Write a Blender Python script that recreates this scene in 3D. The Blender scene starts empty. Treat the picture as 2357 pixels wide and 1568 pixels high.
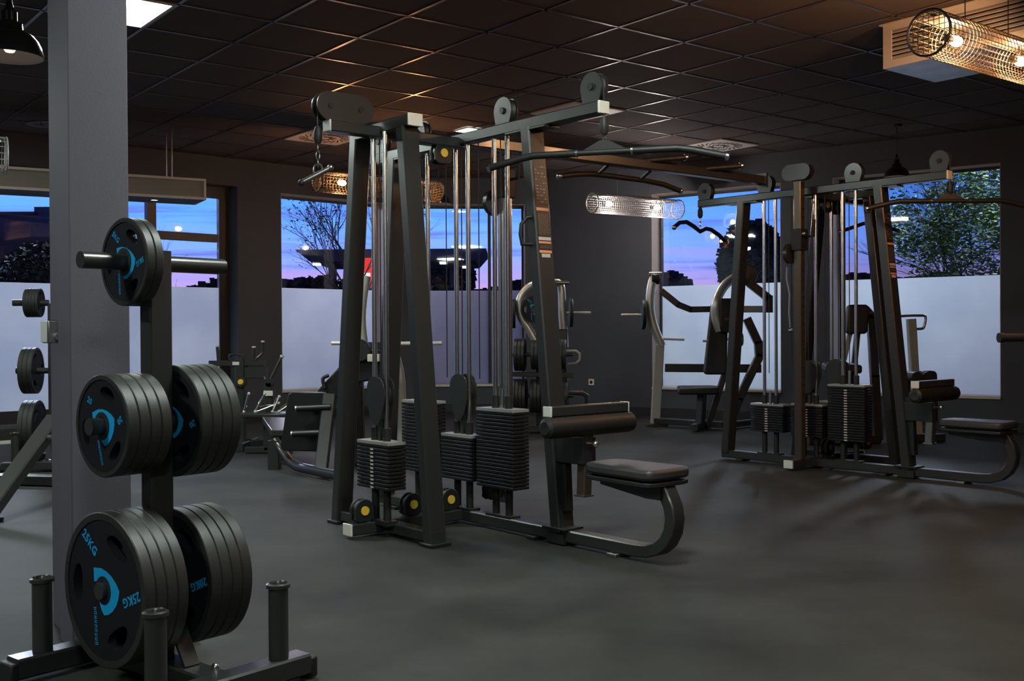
import bpy, bmesh, math, random
from math import sin, cos, pi, radians as R
from mathutils import Vector, Matrix
random.seed(7)
SC = bpy.context.scene
COL = SC.collection

# ------------------------------------------------------------------ camera, sky, exposure
cam = bpy.data.cameras.new('camera'); camo = bpy.data.objects.new('camera', cam); COL.objects.link(camo)
cam.sensor_width = 36; cam.lens = 36 * 2460 / 2357; cam.clip_start = .05; cam.clip_end = 500
CH = 1.027
camo.matrix_world = Matrix.Translation((0, 0, CH)) @ Matrix.Rotation(pi / 2 - .0075, 4, 'X') @ Matrix.Rotation(-.006, 4, 'Z')
SC.camera = camo
SC.view_settings.view_transform = 'Standard'; SC.view_settings.look = 'None'
SC.view_settings.gamma = 1; SC.view_settings.use_curve_mapping = False
SC.view_settings.exposure = 0.0

def make_world():
    w = bpy.data.worlds.new('dusk_sky'); SC.world = w; w.use_nodes = True
    nt = w.node_tree; nt.nodes.clear(); N = nt.nodes.new; L = nt.links.new
    out = N('ShaderNodeOutputWorld'); bg = N('ShaderNodeBackground'); L(bg.outputs[0], out.inputs[0])
    tc = N('ShaderNodeTexCoord'); sp = N('ShaderNodeSeparateXYZ'); L(tc.outputs['Generated'], sp.inputs[0])
    mp = N('ShaderNodeMapping'); mp.inputs['Scale'].default_value = (2.4, 2.4, 52); mp.inputs['Rotation'].default_value = (0, R(2.5), 0)
    L(tc.outputs['Generated'], mp.inputs[0])
    nz = N('ShaderNodeTexNoise'); nz.inputs['Scale'].default_value = 1.5; nz.inputs['Detail'].default_value = 6; nz.inputs['Roughness'].default_value = .62
    nz.inputs['Distortion'].default_value = .5
    L(mp.outputs[0], nz.inputs[0])
    ad = N('ShaderNodeMath'); ad.operation = 'MULTIPLY_ADD'; ad.inputs[1].default_value = .075; L(nz.outputs[0], ad.inputs[0])
    sb = N('ShaderNodeMath'); sb.operation = 'SUBTRACT'; sb.inputs[1].default_value = .037; L(sp.outputs[2], sb.inputs[0]); L(sb.outputs[0], ad.inputs[2])
    cr = N('ShaderNodeValToRGB'); L(ad.outputs[0], cr.inputs[0])
    e = cr.color_ramp.elements
    pts = [(0.0, (.22, .12, .34)), (.034, (.38, .24, .50)), (.052, (.28, .24, .62)), (.074, (.17, .29, .86)), (.11, (.095, .29, .95)),
           (.16, (.035, .20, .92)), (.28, (.018, .08, .42)), (1.0, (.008, .022, .12))]
    e[0].position, e[0].color = pts[0][0], (*pts[0][1], 1); e[1].position, e[1].color = pts[-1][0], (*pts[-1][1], 1)
    for p, c in pts[1:-1]:
        x = e.new(p); x.color = (*c, 1)
    # streaked violet cloud bands, low over the horizon
    r2 = N('ShaderNodeValToRGB'); r2.color_ramp.elements[0].position = .52; r2.color_ramp.elements[1].position = .66
    L(nz.outputs[0], r2.inputs[0])
    lowm = N('ShaderNodeMapRange'); lowm.inputs[1].default_value = .02; lowm.inputs[2].default_value = .17; lowm.inputs[3].default_value = .85; lowm.inputs[4].default_value = 0.35
    L(sp.outputs[2], lowm.inputs[0])
    mu = N('ShaderNodeMath'); mu.operation = 'MULTIPLY'; L(r2.outputs[0], mu.inputs[0]); L(lowm.outputs[0], mu.inputs[1])
    mx = N('ShaderNodeMixRGB'); mx.inputs[2].default_value = (.10, .075, .34, 1); L(mu.outputs[0], mx.inputs[0]); L(cr.outputs[0], mx.inputs[1])
    # east side (towards +X) deeper blue than the west
    dx = N('ShaderNodeMapRange'); dx.inputs[1].default_value = .10; dx.inputs[2].default_value = .36; dx.inputs[3].default_value = 2.15; dx.inputs[4].default_value = 1.0
    L(sp.outputs[0], dx.inputs[0]); L(mx.outputs[0], bg.inputs[0]); L(dx.outputs[0], bg.inputs[1])
make_world()

# ------------------------------------------------------------------ materials
MATS = {}
def mat(name, col, rough=.5, metal=0.0, spec=.5, bump=0.0, bscale=60, var=0.0, vscale=8, coat=0.0, emit=None, estr=0.0):
    m = bpy.data.materials.new(name); m.use_nodes = True; nt = m.node_tree; b = nt.nodes['Principled BSDF']
    b.inputs['Base Color'].default_value = (*col, 1); b.inputs['Roughness'].default_value = rough; b.inputs['Metallic'].default_value = metal
    b.inputs['Specular IOR Level'].default_value = spec; b.inputs['Coat Weight'].default_value = coat; b.inputs['Coat Roughness'].default_value = .15
    N = nt.nodes.new; L = nt.links.new
    if bump or var:
        tc = N('ShaderNodeTexCoord')
    if var:
        nz = N('ShaderNodeTexNoise'); nz.inputs['Scale'].default_value = vscale; nz.inputs['Detail'].default_value = 5; L(tc.outputs['Object'], nz.inputs[0])
        mr = N('ShaderNodeMapRange'); mr.inputs[1].default_value = .3; mr.inputs[2].default_value = .7; mr.inputs[3].default_value = 1 - var; mr.inputs[4].default_value = 1 + var
        L(nz.outputs[0], mr.inputs[0])
        hs = N('ShaderNodeHueSaturation'); hs.inputs['Color'].default_value = (*col, 1); L(mr.outputs[0], hs.inputs['Value']); L(hs.outputs[0], b.inputs['Base Color'])
    if bump:
        n2 = N('ShaderNodeTexNoise'); n2.inputs['Scale'].default_value = bscale; n2.inputs['Detail'].default_value = 4; L(tc.outputs['Object'], n2.inputs[0])
        bp = N('ShaderNodeBump'); bp.inputs['Strength'].default_value = bump; bp.inputs['Distance'].default_value = .01; L(n2.outputs[0], bp.inputs['Height']); L(bp.outputs[0], b.inputs['Normal'])
    if emit:
        b.inputs['Emission Color'].default_value = (*emit, 1); b.inputs['Emission Strength'].default_value = estr
    MATS[name] = m
    return m
frame_m = mat('black_powder_coat', (.026, .0255, .0255), .33, 0, .6, bump=.05, bscale=400, coat=.22)
dark_m = mat('black_satin', (.008, .008, .009), .42)
dull_m = mat('black_plastic', (.012, .012, .012), .55)
chrome_m = mat('chrome', (.80, .77, .74), .24, 1)
steel_m = mat('brushed_steel', (.45, .44, .43), .34, 1)
silver_m = mat('silver_paint', (.56, .56, .53), .32, .6, coat=.2)
leg_grey_m = mat('light_grey_paint', (.36, .37, .33), .42)
cap_m = mat('cream_plastic_cap', (.72, .66, .57), .35)
vinyl_m = mat('black_vinyl', (.013, .013, .0125), .5, bump=.12, bscale=250)
seat_m = mat('seat_vinyl', (.038, .033, .034), .44, bump=.12, bscale=250)
stack_m = mat('stack_plate_black', (.008, .008, .009), .5, 0, .35)
stacktop_m = mat('stack_top_plate', (.35, .34, .32), .4, .3)
horn_m = mat('polished_sleeve', (.78, .76, .70), .38, .35)
yellow_m = mat('yellow_cap', (.80, .50, .05), .45)
white_m = mat('white_plastic', (.65, .64, .60), .45)
bronze_m = mat('bronze_metal', (.10, .075, .058), .33, .6)
rubber_m = mat('plate_rubber', (.021, .021, .020), .46, spec=.5, bump=.1, bscale=300, var=.12, vscale=20)
face_m = mat('plate_face_rubber', (.007, .007, .011), .6, spec=.3, bump=.08, bscale=300)
blue_m = mat('blue_print', (.0, .30, .62), .5)
wall_m = mat('anthracite_wall_paint', (.066, .075, .092), .72, spec=.3, bump=.12, bscale=120, var=.07, vscale=1.5)
pillar_m = mat('pillar_paint', (.100, .090, .112), .62, spec=.35, bump=.10, bscale=150, var=.05, vscale=2)
base_m = mat('baseboard_black', (.022, .022, .025), .45)
tile_m = mat('ceiling_tile', (.100, .082, .079), .85, spec=.12, bump=.15, bscale=220, var=.06, vscale=1.1)
tbar_m = mat('ceiling_t_bar', (.12, .10, .092), .32, .8)
reveal_m = mat('window_reveal', (.42, .35, .32), .55)
sill_m = mat('window_sill_board', (.62, .59, .50), .35, var=.05)
wframe_m = mat('dark_window_frame', (.022, .021, .022), .4)
grey_frame_m = mat('grey_window_mullion', (.075, .07, .068), .45)
lamp_black = mat('glossy_black_enamel', (.008, .008, .008), .12, coat=.6)
lamp_in = mat('lamp_inner_white', (.55, .5, .46), .4)
wire_warm = mat('brass_wire', (.12, .085, .05), .5, .3)
wire_white = mat('silver_wire', (.26, .25, .24), .45, .4)
duct_m = mat('galvanised_sheet', (.42, .41, .43), .28, .85, var=.25, vscale=5)
paint_w = mat('vent_white_paint', (.55, .50, .46), .5)
slot_m = mat('vent_slot', (.01, .01, .01), .8)
brown_box = mat('brown_panel', (.19, .16, .135), .6)
trim_m = mat('pink_beige_trim', (.50, .40, .34), .5)
bulb_warm = mat('warm_bulb', (1, .8, .5), .5, emit=(1, .50, .22), estr=850)
bulb_mid = mat('warm_bulb_low', (1, .8, .5), .5, emit=(1, .50, .22), estr=350)
bulb_far = mat('warm_bulb_dim', (1, .8, .5), .5, emit=(1, .46, .18), estr=420)
bulb_white = mat('white_bulb', (1, 1, 1), .5, emit=(1, .86, .78), estr=560)
panel_e = mat('led_panel', (1, 1, 1), .5, emit=(.88, 1, .93), estr=82)
spot_e = mat('spot_lens', (1, 1, 1), .5, emit=(.9, .92, 1), estr=8)
orange_l = mat('orange_label', (.75, .30, .14), .5)
white_l = mat('white_label', (.55, .48, .44), .5)
label_bg = mat('label_film', (.035, .028, .025), .35)
label_ink = mat('label_print', (.28, .20, .17), .5)
ground_m = mat('asphalt', (.02, .02, .024), .9)
bark_m = mat('bark', (.03, .022, .018), .9)
leafdark_m = mat('dark_leaf', (.006, .010, .012), .8)
leaf_m = mat('green_leaf', (.10, .17, .035), .6, var=.4, vscale=3)
leaf2_m = mat('olive_leaf', (.012, .020, .009), .9, var=.4, vscale=3)
red_e = mat('red_sign_face', (.8, .02, .01), .5, emit=(1, .03, .01), estr=1.1)
white_e = mat('white_sign_face', (1, 1, 1), .5, emit=(.9, .95, 1), estr=1.3)
canopy_m = mat('canopy_fascia', (.012, .016, .03), .6)
outl_e = mat('canopy_lamp', (1, 1, 1), .5, emit=(.85, 1, .9), estr=6)
brick_m = mat('brown_facade', (.05, .028, .02), .8)

def floor_material():
    m = bpy.data.materials.new('black_rubber_floor'); m.use_nodes = True; nt = m.node_tree; b = nt.nodes['Principled BSDF']; N = nt.nodes.new; L = nt.links.new
    tc = N('ShaderNodeTexCoord')
    n1 = N('ShaderNodeTexNoise'); n1.inputs['Scale'].default_value = 1.1; n1.inputs['Detail'].default_value = 7; n1.inputs['Roughness'].default_value = .65; L(tc.outputs['Object'], n1.inputs[0])
    n2 = N('ShaderNodeTexNoise'); n2.inputs['Scale'].default_value = 260; n2.inputs['Detail'].default_value = 2; L(tc.outputs['Object'], n2.inputs[0])
    cr = N('ShaderNodeValToRGB'); cr.color_ramp.elements[0].color = (.016, .016, .0145, 1); cr.color_ramp.elements[1].color = (.060, .059, .054, 1)
    cr.color_ramp.elements[0].position = .32; cr.color_ramp.elements[1].position = .7
    L(n1.outputs[0], cr.inputs[0])
    mx = N('ShaderNodeMixRGB'); mx.blend_type = 'MULTIPLY'; mx.inputs[0].default_value = .30; L(cr.outputs[0], mx.inputs[1]); L(n2.outputs[0], mx.inputs[2]); L(mx.outputs[0], b.inputs['Base Color'])
    mr = N('ShaderNodeMapRange'); mr.inputs[3].default_value = .60; mr.inputs[4].default_value = .80; L(n1.outputs[0], mr.inputs[0]); L(mr.outputs[0], b.inputs['Roughness'])
    b.inputs['Specular IOR Level'].default_value = .22
    bp = N('ShaderNodeBump'); bp.inputs['Strength'].default_value = .25; bp.inputs['Distance'].default_value = .004; L(n2.outputs[0], bp.inputs['Height']); L(bp.outputs[0], b.inputs['Normal'])
    return m
floor_m = floor_material()

def glass_material():
    m = bpy.data.materials.new('window_glass'); m.use_nodes = True; nt = m.node_tree; nt.nodes.clear(); N = nt.nodes.new; L = nt.links.new
    o = N('ShaderNodeOutputMaterial'); t = N('ShaderNodeBsdfTransparent'); t.inputs[0].default_value = (.93, .95, .96, 1)
    g = N('ShaderNodeBsdfGlossy'); g.inputs['Roughness'].default_value = .02; f = N('ShaderNodeFresnel'); f.inputs[0].default_value = 1.52
    mu = N('ShaderNodeMath'); mu.operation = 'MULTIPLY'; mu.inputs[1].default_value = 1.6; L(f.outputs[0], mu.inputs[0])
    mx = N('ShaderNodeMixShader'); L(mu.outputs[0], mx.inputs[0]); L(t.outputs[0], mx.inputs[1]); L(g.outputs[0], mx.inputs[2]); L(mx.outputs[0], o.inputs[0])
    return m
glass_m = glass_material()

def film_material():
    m = bpy.data.materials.new('frosted_film'); m.use_nodes = True; nt = m.node_tree; nt.nodes.clear(); N = nt.nodes.new; L = nt.links.new
    o = N('ShaderNodeOutputMaterial'); t = N('ShaderNodeBsdfTranslucent'); d = N('ShaderNodeBsdfDiffuse')
    t.inputs[0].default_value = (.80, .82, .86, 1); d.inputs[0].default_value = (.62, .63, .66, 1)
    tc = N('ShaderNodeTexCoord'); nz = N('ShaderNodeTexNoise'); nz.inputs['Scale'].default_value = 1.3; nz.inputs['Detail'].default_value = 3; L(tc.outputs['Object'], nz.inputs[0])
    cr = N('ShaderNodeValToRGB'); cr.color_ramp.elements[0].position = .35; cr.color_ramp.elements[1].position = .65
    cr.color_ramp.elements[0].color = (.62, .66, .76, 1); cr.color_ramp.elements[1].color = (.82, .84, .88, 1); L(nz.outputs[0], cr.inputs[0]); L(cr.outputs[0], t.inputs[0])
    mx = N('ShaderNodeMixShader'); mx.inputs[0].default_value = .35; L(t.outputs[0], mx.inputs[1]); L(d.outputs[0], mx.inputs[2]); L(mx.outputs[0], o.inputs[0])
    return m
film_m = film_material()

# ------------------------------------------------------------------ mesh helpers
def rrect(w, h, r=None, n=3):
    r = min(w, h) * .18 if r is None else r
    out = []
    for cx, cy, a0 in ((w / 2 - r, h / 2 - r, 0), (-w / 2 + r, h / 2 - r, 90), (-w / 2 + r, -h / 2 + r, 180), (w / 2 - r, -h / 2 + r, 270)):
        for k in range(n + 1):
            a = R(a0 + 90 * k / n); out.append((cx + r * cos(a), cy + r * sin(a)))
    return out
def circ(r, n=14):
    return [(r * cos(2 * pi * k / n), r * sin(2 * pi * k / n)) for k in range(n)]

class MB:
    def __init__(s): s.v = []; s.f = []
    def add(s, vs, fs):
        o = len(s.v); s.v += [Vector(p) for p in vs]; s.f += [tuple(i + o for i in f) for f in fs]; return s
    def box(s, x0, x1, y0, y1, z0, z1):
        return s.add([(x0, y0, z0), (x1, y0, z0), (x1, y1, z0), (x0, y1, z0), (x0, y0, z1), (x1, y0, z1), (x1, y1, z1), (x0, y1, z1)],
                     [(0, 3, 2, 1), (4, 5, 6, 7), (0, 1, 5, 4), (1, 2, 6, 5), (2, 3, 7, 6), (3, 0, 4, 7)])
    def cb(s, c, sx, sy, sz, rz=0, rx=0, ry=0):
        M = Matrix.Translation(c) @ Matrix.Rotation(rz, 4, 'Z') @ Matrix.Rotation(ry, 4, 'Y') @ Matrix.Rotation(rx, 4, 'X')
        vs = [M @ Vector((a * sx / 2, b * sy / 2, d * sz / 2)) for d in (-1, 1) for a, b in ((-1, -1), (1, -1), (1, 1), (-1, 1))]
        return s.add(vs, [(0, 3, 2, 1), (4, 5, 6, 7), (0, 1, 5, 4), (1, 2, 6, 5), (2, 3, 7, 6), (3, 0, 4, 7)])
    def sweep(s, path, prof, side=None, closed=False, cap=True):
        """profile (a,b): a along 'side', b along the other normal"""
        P = [Vector(p) for p in path]; n = len(P); rings = []
        T = []
        for i in range(n):
            if closed: t = (P[(i + 1) % n] - P[i - 1])
            elif i == 0: t = P[1] - P[0]
            elif i == n - 1: t = P[-1] - P[-2]
            else: t = (P[i + 1] - P[i]).normalized() + (P[i] - P[i - 1]).normalized()
            T.append(t.normalized())
        if side is None:
            a = Vector((0, 0, 1)) if abs(T[0].z) < .9 else Vector((1, 0, 0))
            sd = T[0].cross(a).normalized()
        for i in range(n):
            if side is not None: sd_i = Vector(side); sd_i = (sd_i - T[i] * sd_i.dot(T[i])).normalized()
            else:
                sd = (sd - T[i] * sd.dot(T[i])).normalized(); sd_i = sd
            up = sd_i.cross(T[i]).normalized()
            k = 1.0
            if 0 < i < n - 1 and not closed:
                c = (P[i] - P[i - 1]).normalized().dot(T[i]); k = 1 / max(c, .5)
            rings.append([P[i] + sd_i * a + up * (b * (k if side is not None else 1)) for a, b in prof])
        m = len(prof); vs = [p for r in rings for p in r]; fs = []
        for i in range(n if closed else n - 1):
            j = (i + 1) % n
            for k in range(m): fs.append((i * m + k, i * m + (k + 1) % m, j * m + (k + 1) % m, j * m + k))
        if cap and not closed: fs.append(tuple(range(m))[::-1]); fs.append(tuple((n - 1) * m + k for k in range(m)))
        return s.add(vs, fs)
    def beam(s, A, B, w, h, side=None):
        A = Vector(A); B = Vector(B)
        if side is None:
            side = (B - A).cross(Vector((0, 0, 1)))
            if side.length < 1e-5: side = Vector((1, 0, 0))
        return s.sweep([A, B], rrect(w, h, min(w, h) * .10, 1), side)
    def tube(s, path, r, n=12): return s.sweep(path, circ(r, n))
    def cyl(s, A, B, r, n=20, r2=None):
        A = Vector(A); B = Vector(B); t = (B - A).normalized(); a = Vector((0, 0, 1)) if abs(t.z) < .9 else Vector((1, 0, 0))
        u = t.cross(a).normalized(); v = t.cross(u); r2 = r if r2 is None else r2
        vs = [A + (u * cos(2 * pi * k / n) + v * sin(2 * pi * k / n)) * r for k in range(n)] + [B + (u * cos(2 * pi * k / n) + v * sin(2 * pi * k / n)) * r2 for k in range(n)]
        fs = [(k, (k + 1) % n, n + (k + 1) % n, n + k) for k in range(n)] + [tuple(range(n))[::-1], tuple(range(n, 2 * n))]
        return s.add(vs, fs)
    def lathe(s, prof, c=(0, 0, 0), n=28, axis='Z', closed=True):
        vs = []; m = len(prof)
        for k in range(n):
            a = 2 * pi * k / n
            for r, z in prof:
                p = (r * cos(a), r * sin(a), z)
                if axis == 'Y': p = (p[0], p[2], p[1])
                if axis == 'X': p = (p[2], p[0], p[1])
                vs.append(Vector(p) + Vector(c))
        fs = []
        for k in range(n):
            j = (k + 1) % n
            for i in range(m if closed else m - 1):
                i2 = (i + 1) % m; fs.append((k * m + i, j * m + i, j * m + i2, k * m + i2))
        return s.add(vs, fs)
    def ball(s, c, r, n=12, sz=1.0):
        pr = [(max(r * cos(R(-90 + 180 * k / 8)), 1e-4), r * sz * sin(R(-90 + 180 * k / 8))) for k in range(9)]
        return s.lathe(pr, c, n, closed=False)
    def prism(s, poly, axis, a, b, c=(0, 0, 0)):
        """extrude a 2-D polygon along an axis from a to b"""
        def P(p, t):
            q = {'X': (t, p[0], p[1]), 'Y': (p[0], t, p[1]), 'Z': (p[0], p[1], t)}[axis]; return Vector(q) + Vector(c)
        n = len(poly); vs = [P(p, a) for p in poly] + [P(p, b) for p in poly]
        return s.add(vs, [tuple(range(n))[::-1], tuple(range(n, 2 * n))] + [(k, (k + 1) % n, n + (k + 1) % n, n + k) for k in range(n)])
    def xf(s, M):
        s.v = [M @ p for p in s.v]; return s
    def build(s, name, m, parent=None, bevel=0.0, off=None, smooth=True):
        me = bpy.data.meshes.new(name); vs = s.v
        if off is not None: vs = [p - Vector(off) for p in vs]
        me.from_pydata([tuple(p) for p in vs], [], s.f)
        bm = bmesh.new(); bm.from_mesh(me); bmesh.ops.recalc_face_normals(bm, faces=bm.faces); bm.to_mesh(me); bm.free()
        me.materials.append(m)
        if smooth:
            me.polygons.foreach_set('use_smooth', [True] * len(me.polygons)); me.set_sharp_from_angle(angle=R(38))
        o = bpy.data.objects.new(name, me); COL.objects.link(o)
        if parent: o.parent = parent
        if bevel:
            b = o.modifiers.new('bevel', 'BEVEL'); b.width = bevel; b.segments = 2; b.limit_method = 'ANGLE'; b.angle_limit = R(40)
        return o

def tag(o, label=None, cat=None, group=None, kind=None):
    if label: o['label'] = label
    if cat: o['category'] = cat
    if group: o['group'] = group
    if kind: o['kind'] = kind
    return o
def thing(name, label, cat, loc=(0, 0, 0), rz=0, group=None):
    o = bpy.data.objects.new(name, None); COL.objects.link(o); o.location = loc; o.rotation_euler = (0, 0, rz); o.empty_display_size = .1
    return tag(o, label, cat, group)
def copy_tree(o, parent=None):
    c = o.copy(); COL.objects.link(c); c.parent = parent
    for ch in list(o.children): copy_tree(ch, c)
    return c
def curve_obj(name, splines, extrude, m, parent, bevel=0.0, M=None):
    """filled 2-D curve (first spline outer, others holes) turned into a mesh"""
    cu = bpy.data.curves.new(name, 'CURVE'); cu.dimensions = '2D'; cu.fill_mode = 'BOTH'; cu.extrude = extrude; cu.bevel_depth = bevel; cu.bevel_resolution = 1
    for pts in splines:
        sp = cu.splines.new('POLY'); sp.points.add(len(pts) - 1)
        for k, p in enumerate(pts): sp.points[k].co = (p[0], p[1], 0, 1)
        sp.use_cyclic_u = True
    t = bpy.data.objects.new(name, cu); me = bpy.data.meshes.new_from_object(t); bpy.data.objects.remove(t); bpy.data.curves.remove(cu)
    me.name = name; me.materials.clear(); me.materials.append(m)
    if M is not None: me.transform(M)
    me.polygons.foreach_set('use_smooth', [True] * len(me.polygons)); me.set_sharp_from_angle(angle=R(35))
    o = bpy.data.objects.new(name, me); COL.objects.link(o); o.parent = parent
    return o
def text_mesh(txt, size, M):
    cu = bpy.data.curves.new('t', 'FONT'); cu.body = txt; cu.size = size; cu.align_x = 'CENTER'; cu.align_y = 'CENTER'; cu.extrude = .0006; cu.resolution_u = 2; cu.space_character = 1.05; cu.offset = size * .018
    t = bpy.data.objects.new('t', cu); me = bpy.data.meshes.new_from_object(t); bpy.data.objects.remove(t); bpy.data.curves.remove(cu)
    vs = [M @ v.co for v in me.vertices]; fs = [tuple(p.vertices) for p in me.polygons]; bpy.data.meshes.remove(me)
    return vs, fs

# ------------------------------------------------------------------ room
CE = 3.046
LM = Vector((-1.5, 13.88)); MR = Vector((.42, 14.0))
aL = R(43.2); aM = math.atan2(MR.y - LM.y, MR.x - LM.x); aR = R(-36.2)
dL = Vector((cos(aL), sin(aL))); dM = Vector((cos(aM), sin(aM))); dR = Vector((cos(aR), sin(aR)))
PL = LM - dL * 7.8; PR = MR + dR * 9.0
ROOM = [PL, LM, MR, PR, Vector((PR.x, -3.5)), Vector((PL.x, -3.5))]

def wall(name, P0, ang, t0, t1, openings, thick=.28, m=wall_m):
    b = MB(); ts = t0
    for a, c, z0, z1 in sorted(openings):
        if a > ts: b.box(ts, a, 0, thick, 0, CE)
        b.box(a, c, 0, thick, z1, CE)
        if z0 > 0: b.box(a, c, 0, thick, 0, z0)
        ts = c
    if t1 > ts: b.box(ts, t1, 0, thick, 0, CE)
    M = Matrix.Translation((P0.x, P0.y, 0)) @ Matrix.Rotation(ang, 4, 'Z')
    b.xf(M)
    return tag(b.build(name, m, smooth=False), kind='structure')
WOP = {'L': [(-7.3, -2.27, .13, 2.73), (-1.70, -.17, .325, 2.70)], 'M': [(.27, 1.68, .325, 2.70)], 'R': [(1.60, 3.25, .325, 2.70), (3.85, 5.555, .325, 2.70)]}
wall('wall_left', LM, aL, -7.8, 0.0, WOP['L'])
wall('wall_back', LM, aM, 0.0, (MR - LM).length, WOP['M'])
wall('wall_right', MR, aR, 0.0, 9.0, WOP['R'])
W3 = MB().box(PR.x, PR.x + .25, -3.5, PR.y, 0, CE).build('wall_side_right', wall_m, smooth=False); tag(W3, kind='structure')
W4 = MB().box(PL.x - .25, PL.x, -3.5, PL.y, 0, CE).build('wall_side_left', wall_m, smooth=False); tag(W4, kind='structure')
W5 = MB().box(PL.x - .25, PR.x + .25, -3.75, -3.5, 0, CE).build('wall_front', wall_m, smooth=False); tag(W5, kind='structure')
# wedges that close the two outer corners of the bay
def outer(P, d, t): return (P.x - d.y * t, P.y + d.x * t)
cw = MB()
for C_, da, db in ((LM, dL, dM), (MR, dM, dR)):
    p = [(C_.x, C_.y), outer(C_, db, .28), outer(C_, da, .28)]
    cw.prism(p, 'Z', 0, CE)
tag(cw.build('trim_1', wall_m, smooth=False), kind='structure')
poly = [(p.x, p.y) for p in ROOM]
def outset(P, k): 
    cx = sum(p[0] for p in P) / len(P); cy = sum(p[1] for p in P) / len(P)
    return [(cx + (p[0] - cx) * k, cy + (p[1] - cy) * k) for p in P]
fl = MB().prism(outset(poly, 1.03), 'Z', -.08, 0).build('floor', floor_m, smooth=False); tag(fl, kind='structure')
ce = MB().prism(outset(poly, 1.05), 'Z', CE, CE + .12).build('ceiling', tile_m, smooth=False); tag(ce, kind='structure')

# ceiling grid
GY = .661; TS = .625; GX, GYo = .361 * TS, 10.72 * TS
gi = Vector((cos(GY), sin(GY))); gj = Vector((-sin(GY), cos(GY))); GO = Vector((GX, GYo))
def gp(i, j): return GO + gi * (i * TS) + gj * (j * TS)
def clip(p, d):
    lo, hi = -99, 99; n = len(ROOM)
    for k in range(n):
        a = ROOM[k]; b = ROOM[(k + 1) % n]; e = b - a; nn = Vector((e.y, -e.x))   # inward for clockwise order
        if nn.dot(Vector((0, 5)) - a) < 0: nn = -nn
        q = nn.dot(p - a); s = nn.dot(d)
        if abs(s) < 1e-9: 
            if q < 0: return None
            continue
        t = -q / s
        if s > 0: lo = max(lo, t)
        else: hi = min(hi, t)
    return (lo, hi) if hi - lo > .2 else None
gb = MB()
for fam in (0, 1):
    for k in range(-40, 41):
        p = gp(k, 0) if fam == 0 else gp(0, k); d = gj if fam == 0 else gi
        c = clip(p, d)
        if not c: continue
        A = p + d * (c[0] + .01); B = p + d * (c[1] - .01)
        gb.sweep([(A.x, A.y, CE - .0025), (B.x, B.y, CE - .0025)], [(-.0115, .0025), (-.0115, -.001), (-.008, -.0035), (.008, -.0035), (.0115, -.001), (.0115, .0025)], side=(-d.y, d.x, 0))
tag(gb.build('trim_2', tbar_m), kind='structure')
# bulkhead groove strips in the ceiling near the window bays (shadow gap)
def baseboard(name, P0, ang, t0, t1, h=.10):
    b = MB().box(t0, t1, -.018, 0.0, 0, h); b.xf(Matrix.Translation((P0.x, P0.y, 0)) @ Matrix.Rotation(ang, 4, 'Z'))
    tag(b.build(name, base_m), kind='structure')
baseboard('baseboard_left', LM, aL, -7.7, -.02); baseboard('baseboard_back', LM, aM, .02, 1.90); baseboard('baseboard_right', MR, aR, .02, 8.9)
tb = MB().box(-7.7, -4.55, -.50, -.26, 0, .012); tb.xf(Matrix.Translation((LM.x, LM.y, 0)) @ Matrix.Rotation(aL, 4, 'Z'))
tag(tb.build('trim_3', sill_m), kind='structure')

def window(k, P0, ang, op, mull=(), trans=None, frame=wframe_m, fw=.03, reveal=True, film_top=1.585, film_bot=None):
    a, c, z0, z1 = op
    root = bpy.data.objects.new('window_%d' % k, None); COL.objects.link(root); root['kind'] = 'structure'
    root.location = (P0.x, P0.y, 0); root.rotation_euler = (0, 0, ang)
    f = MB(); y0, y1 = .19, .25
    f.box(a, a + fw, y0, y1, z0, z1).box(c - fw, c, y0, y1, z0, z1).box(a + fw, c - fw, y0, y1, z0, z0 + fw).box(a + fw, c - fw, y0, y1, z1 - fw, z1)
    f.build('window_frame', frame, root)
    for t, w in mull: MB().box(t - w / 2, t + w / 2, .17, .25, z0 + fw, z1 - fw).build('mullion', grey_frame_m if w > .05 else frame, root)
    if trans: MB().box(trans[0], trans[1], .175, .25, trans[2], trans[3]).build('transom', grey_frame_m, root)
    MB().box(a + fw, c - fw, .218, .224, z0 + fw, z1 - fw).build('window_glass', glass_m, root, smooth=False)
    fb = film_bot if film_bot is not None else z0 + fw
    MB().add([(a + fw, .214, fb), (c - fw, .214, fb), (c - fw, .214, film_top), (a + fw, .214, film_top)], [(0, 1, 2, 3)]).build('frosted_film', film_m, root, smooth=False)
    if reveal:
        r = MB(); e = .006
        r.box(a, a + e, 0, .19, z0, z1).box(c - e, c, 0, .19, z0, z1).box(a + e, c - e, 0, .19, z1 - e, z1); r.build('window_reveal', reveal_m, root)
        MB().box(a - .0, c + .0, -.02, .19, z0, z0 + .03).build('window_sill', sill_m, root, bevel=.004)
    return root
window(1, LM, aL, WOP['L'][0], mull=((-3.22, .10), (-5.9, .10)), trans=(-3.17, -2.42, 2.09, 2.18), fw=.13, reveal=False, film_top=1.565)
window(2, LM, aL, WOP['L'][1])
window(3, LM, aM, WOP['M'][0], mull=((1.22, .035),))
window(4, MR, aR, WOP['R'][0])
window(5, MR, aR, WOP['R'][1])

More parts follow.
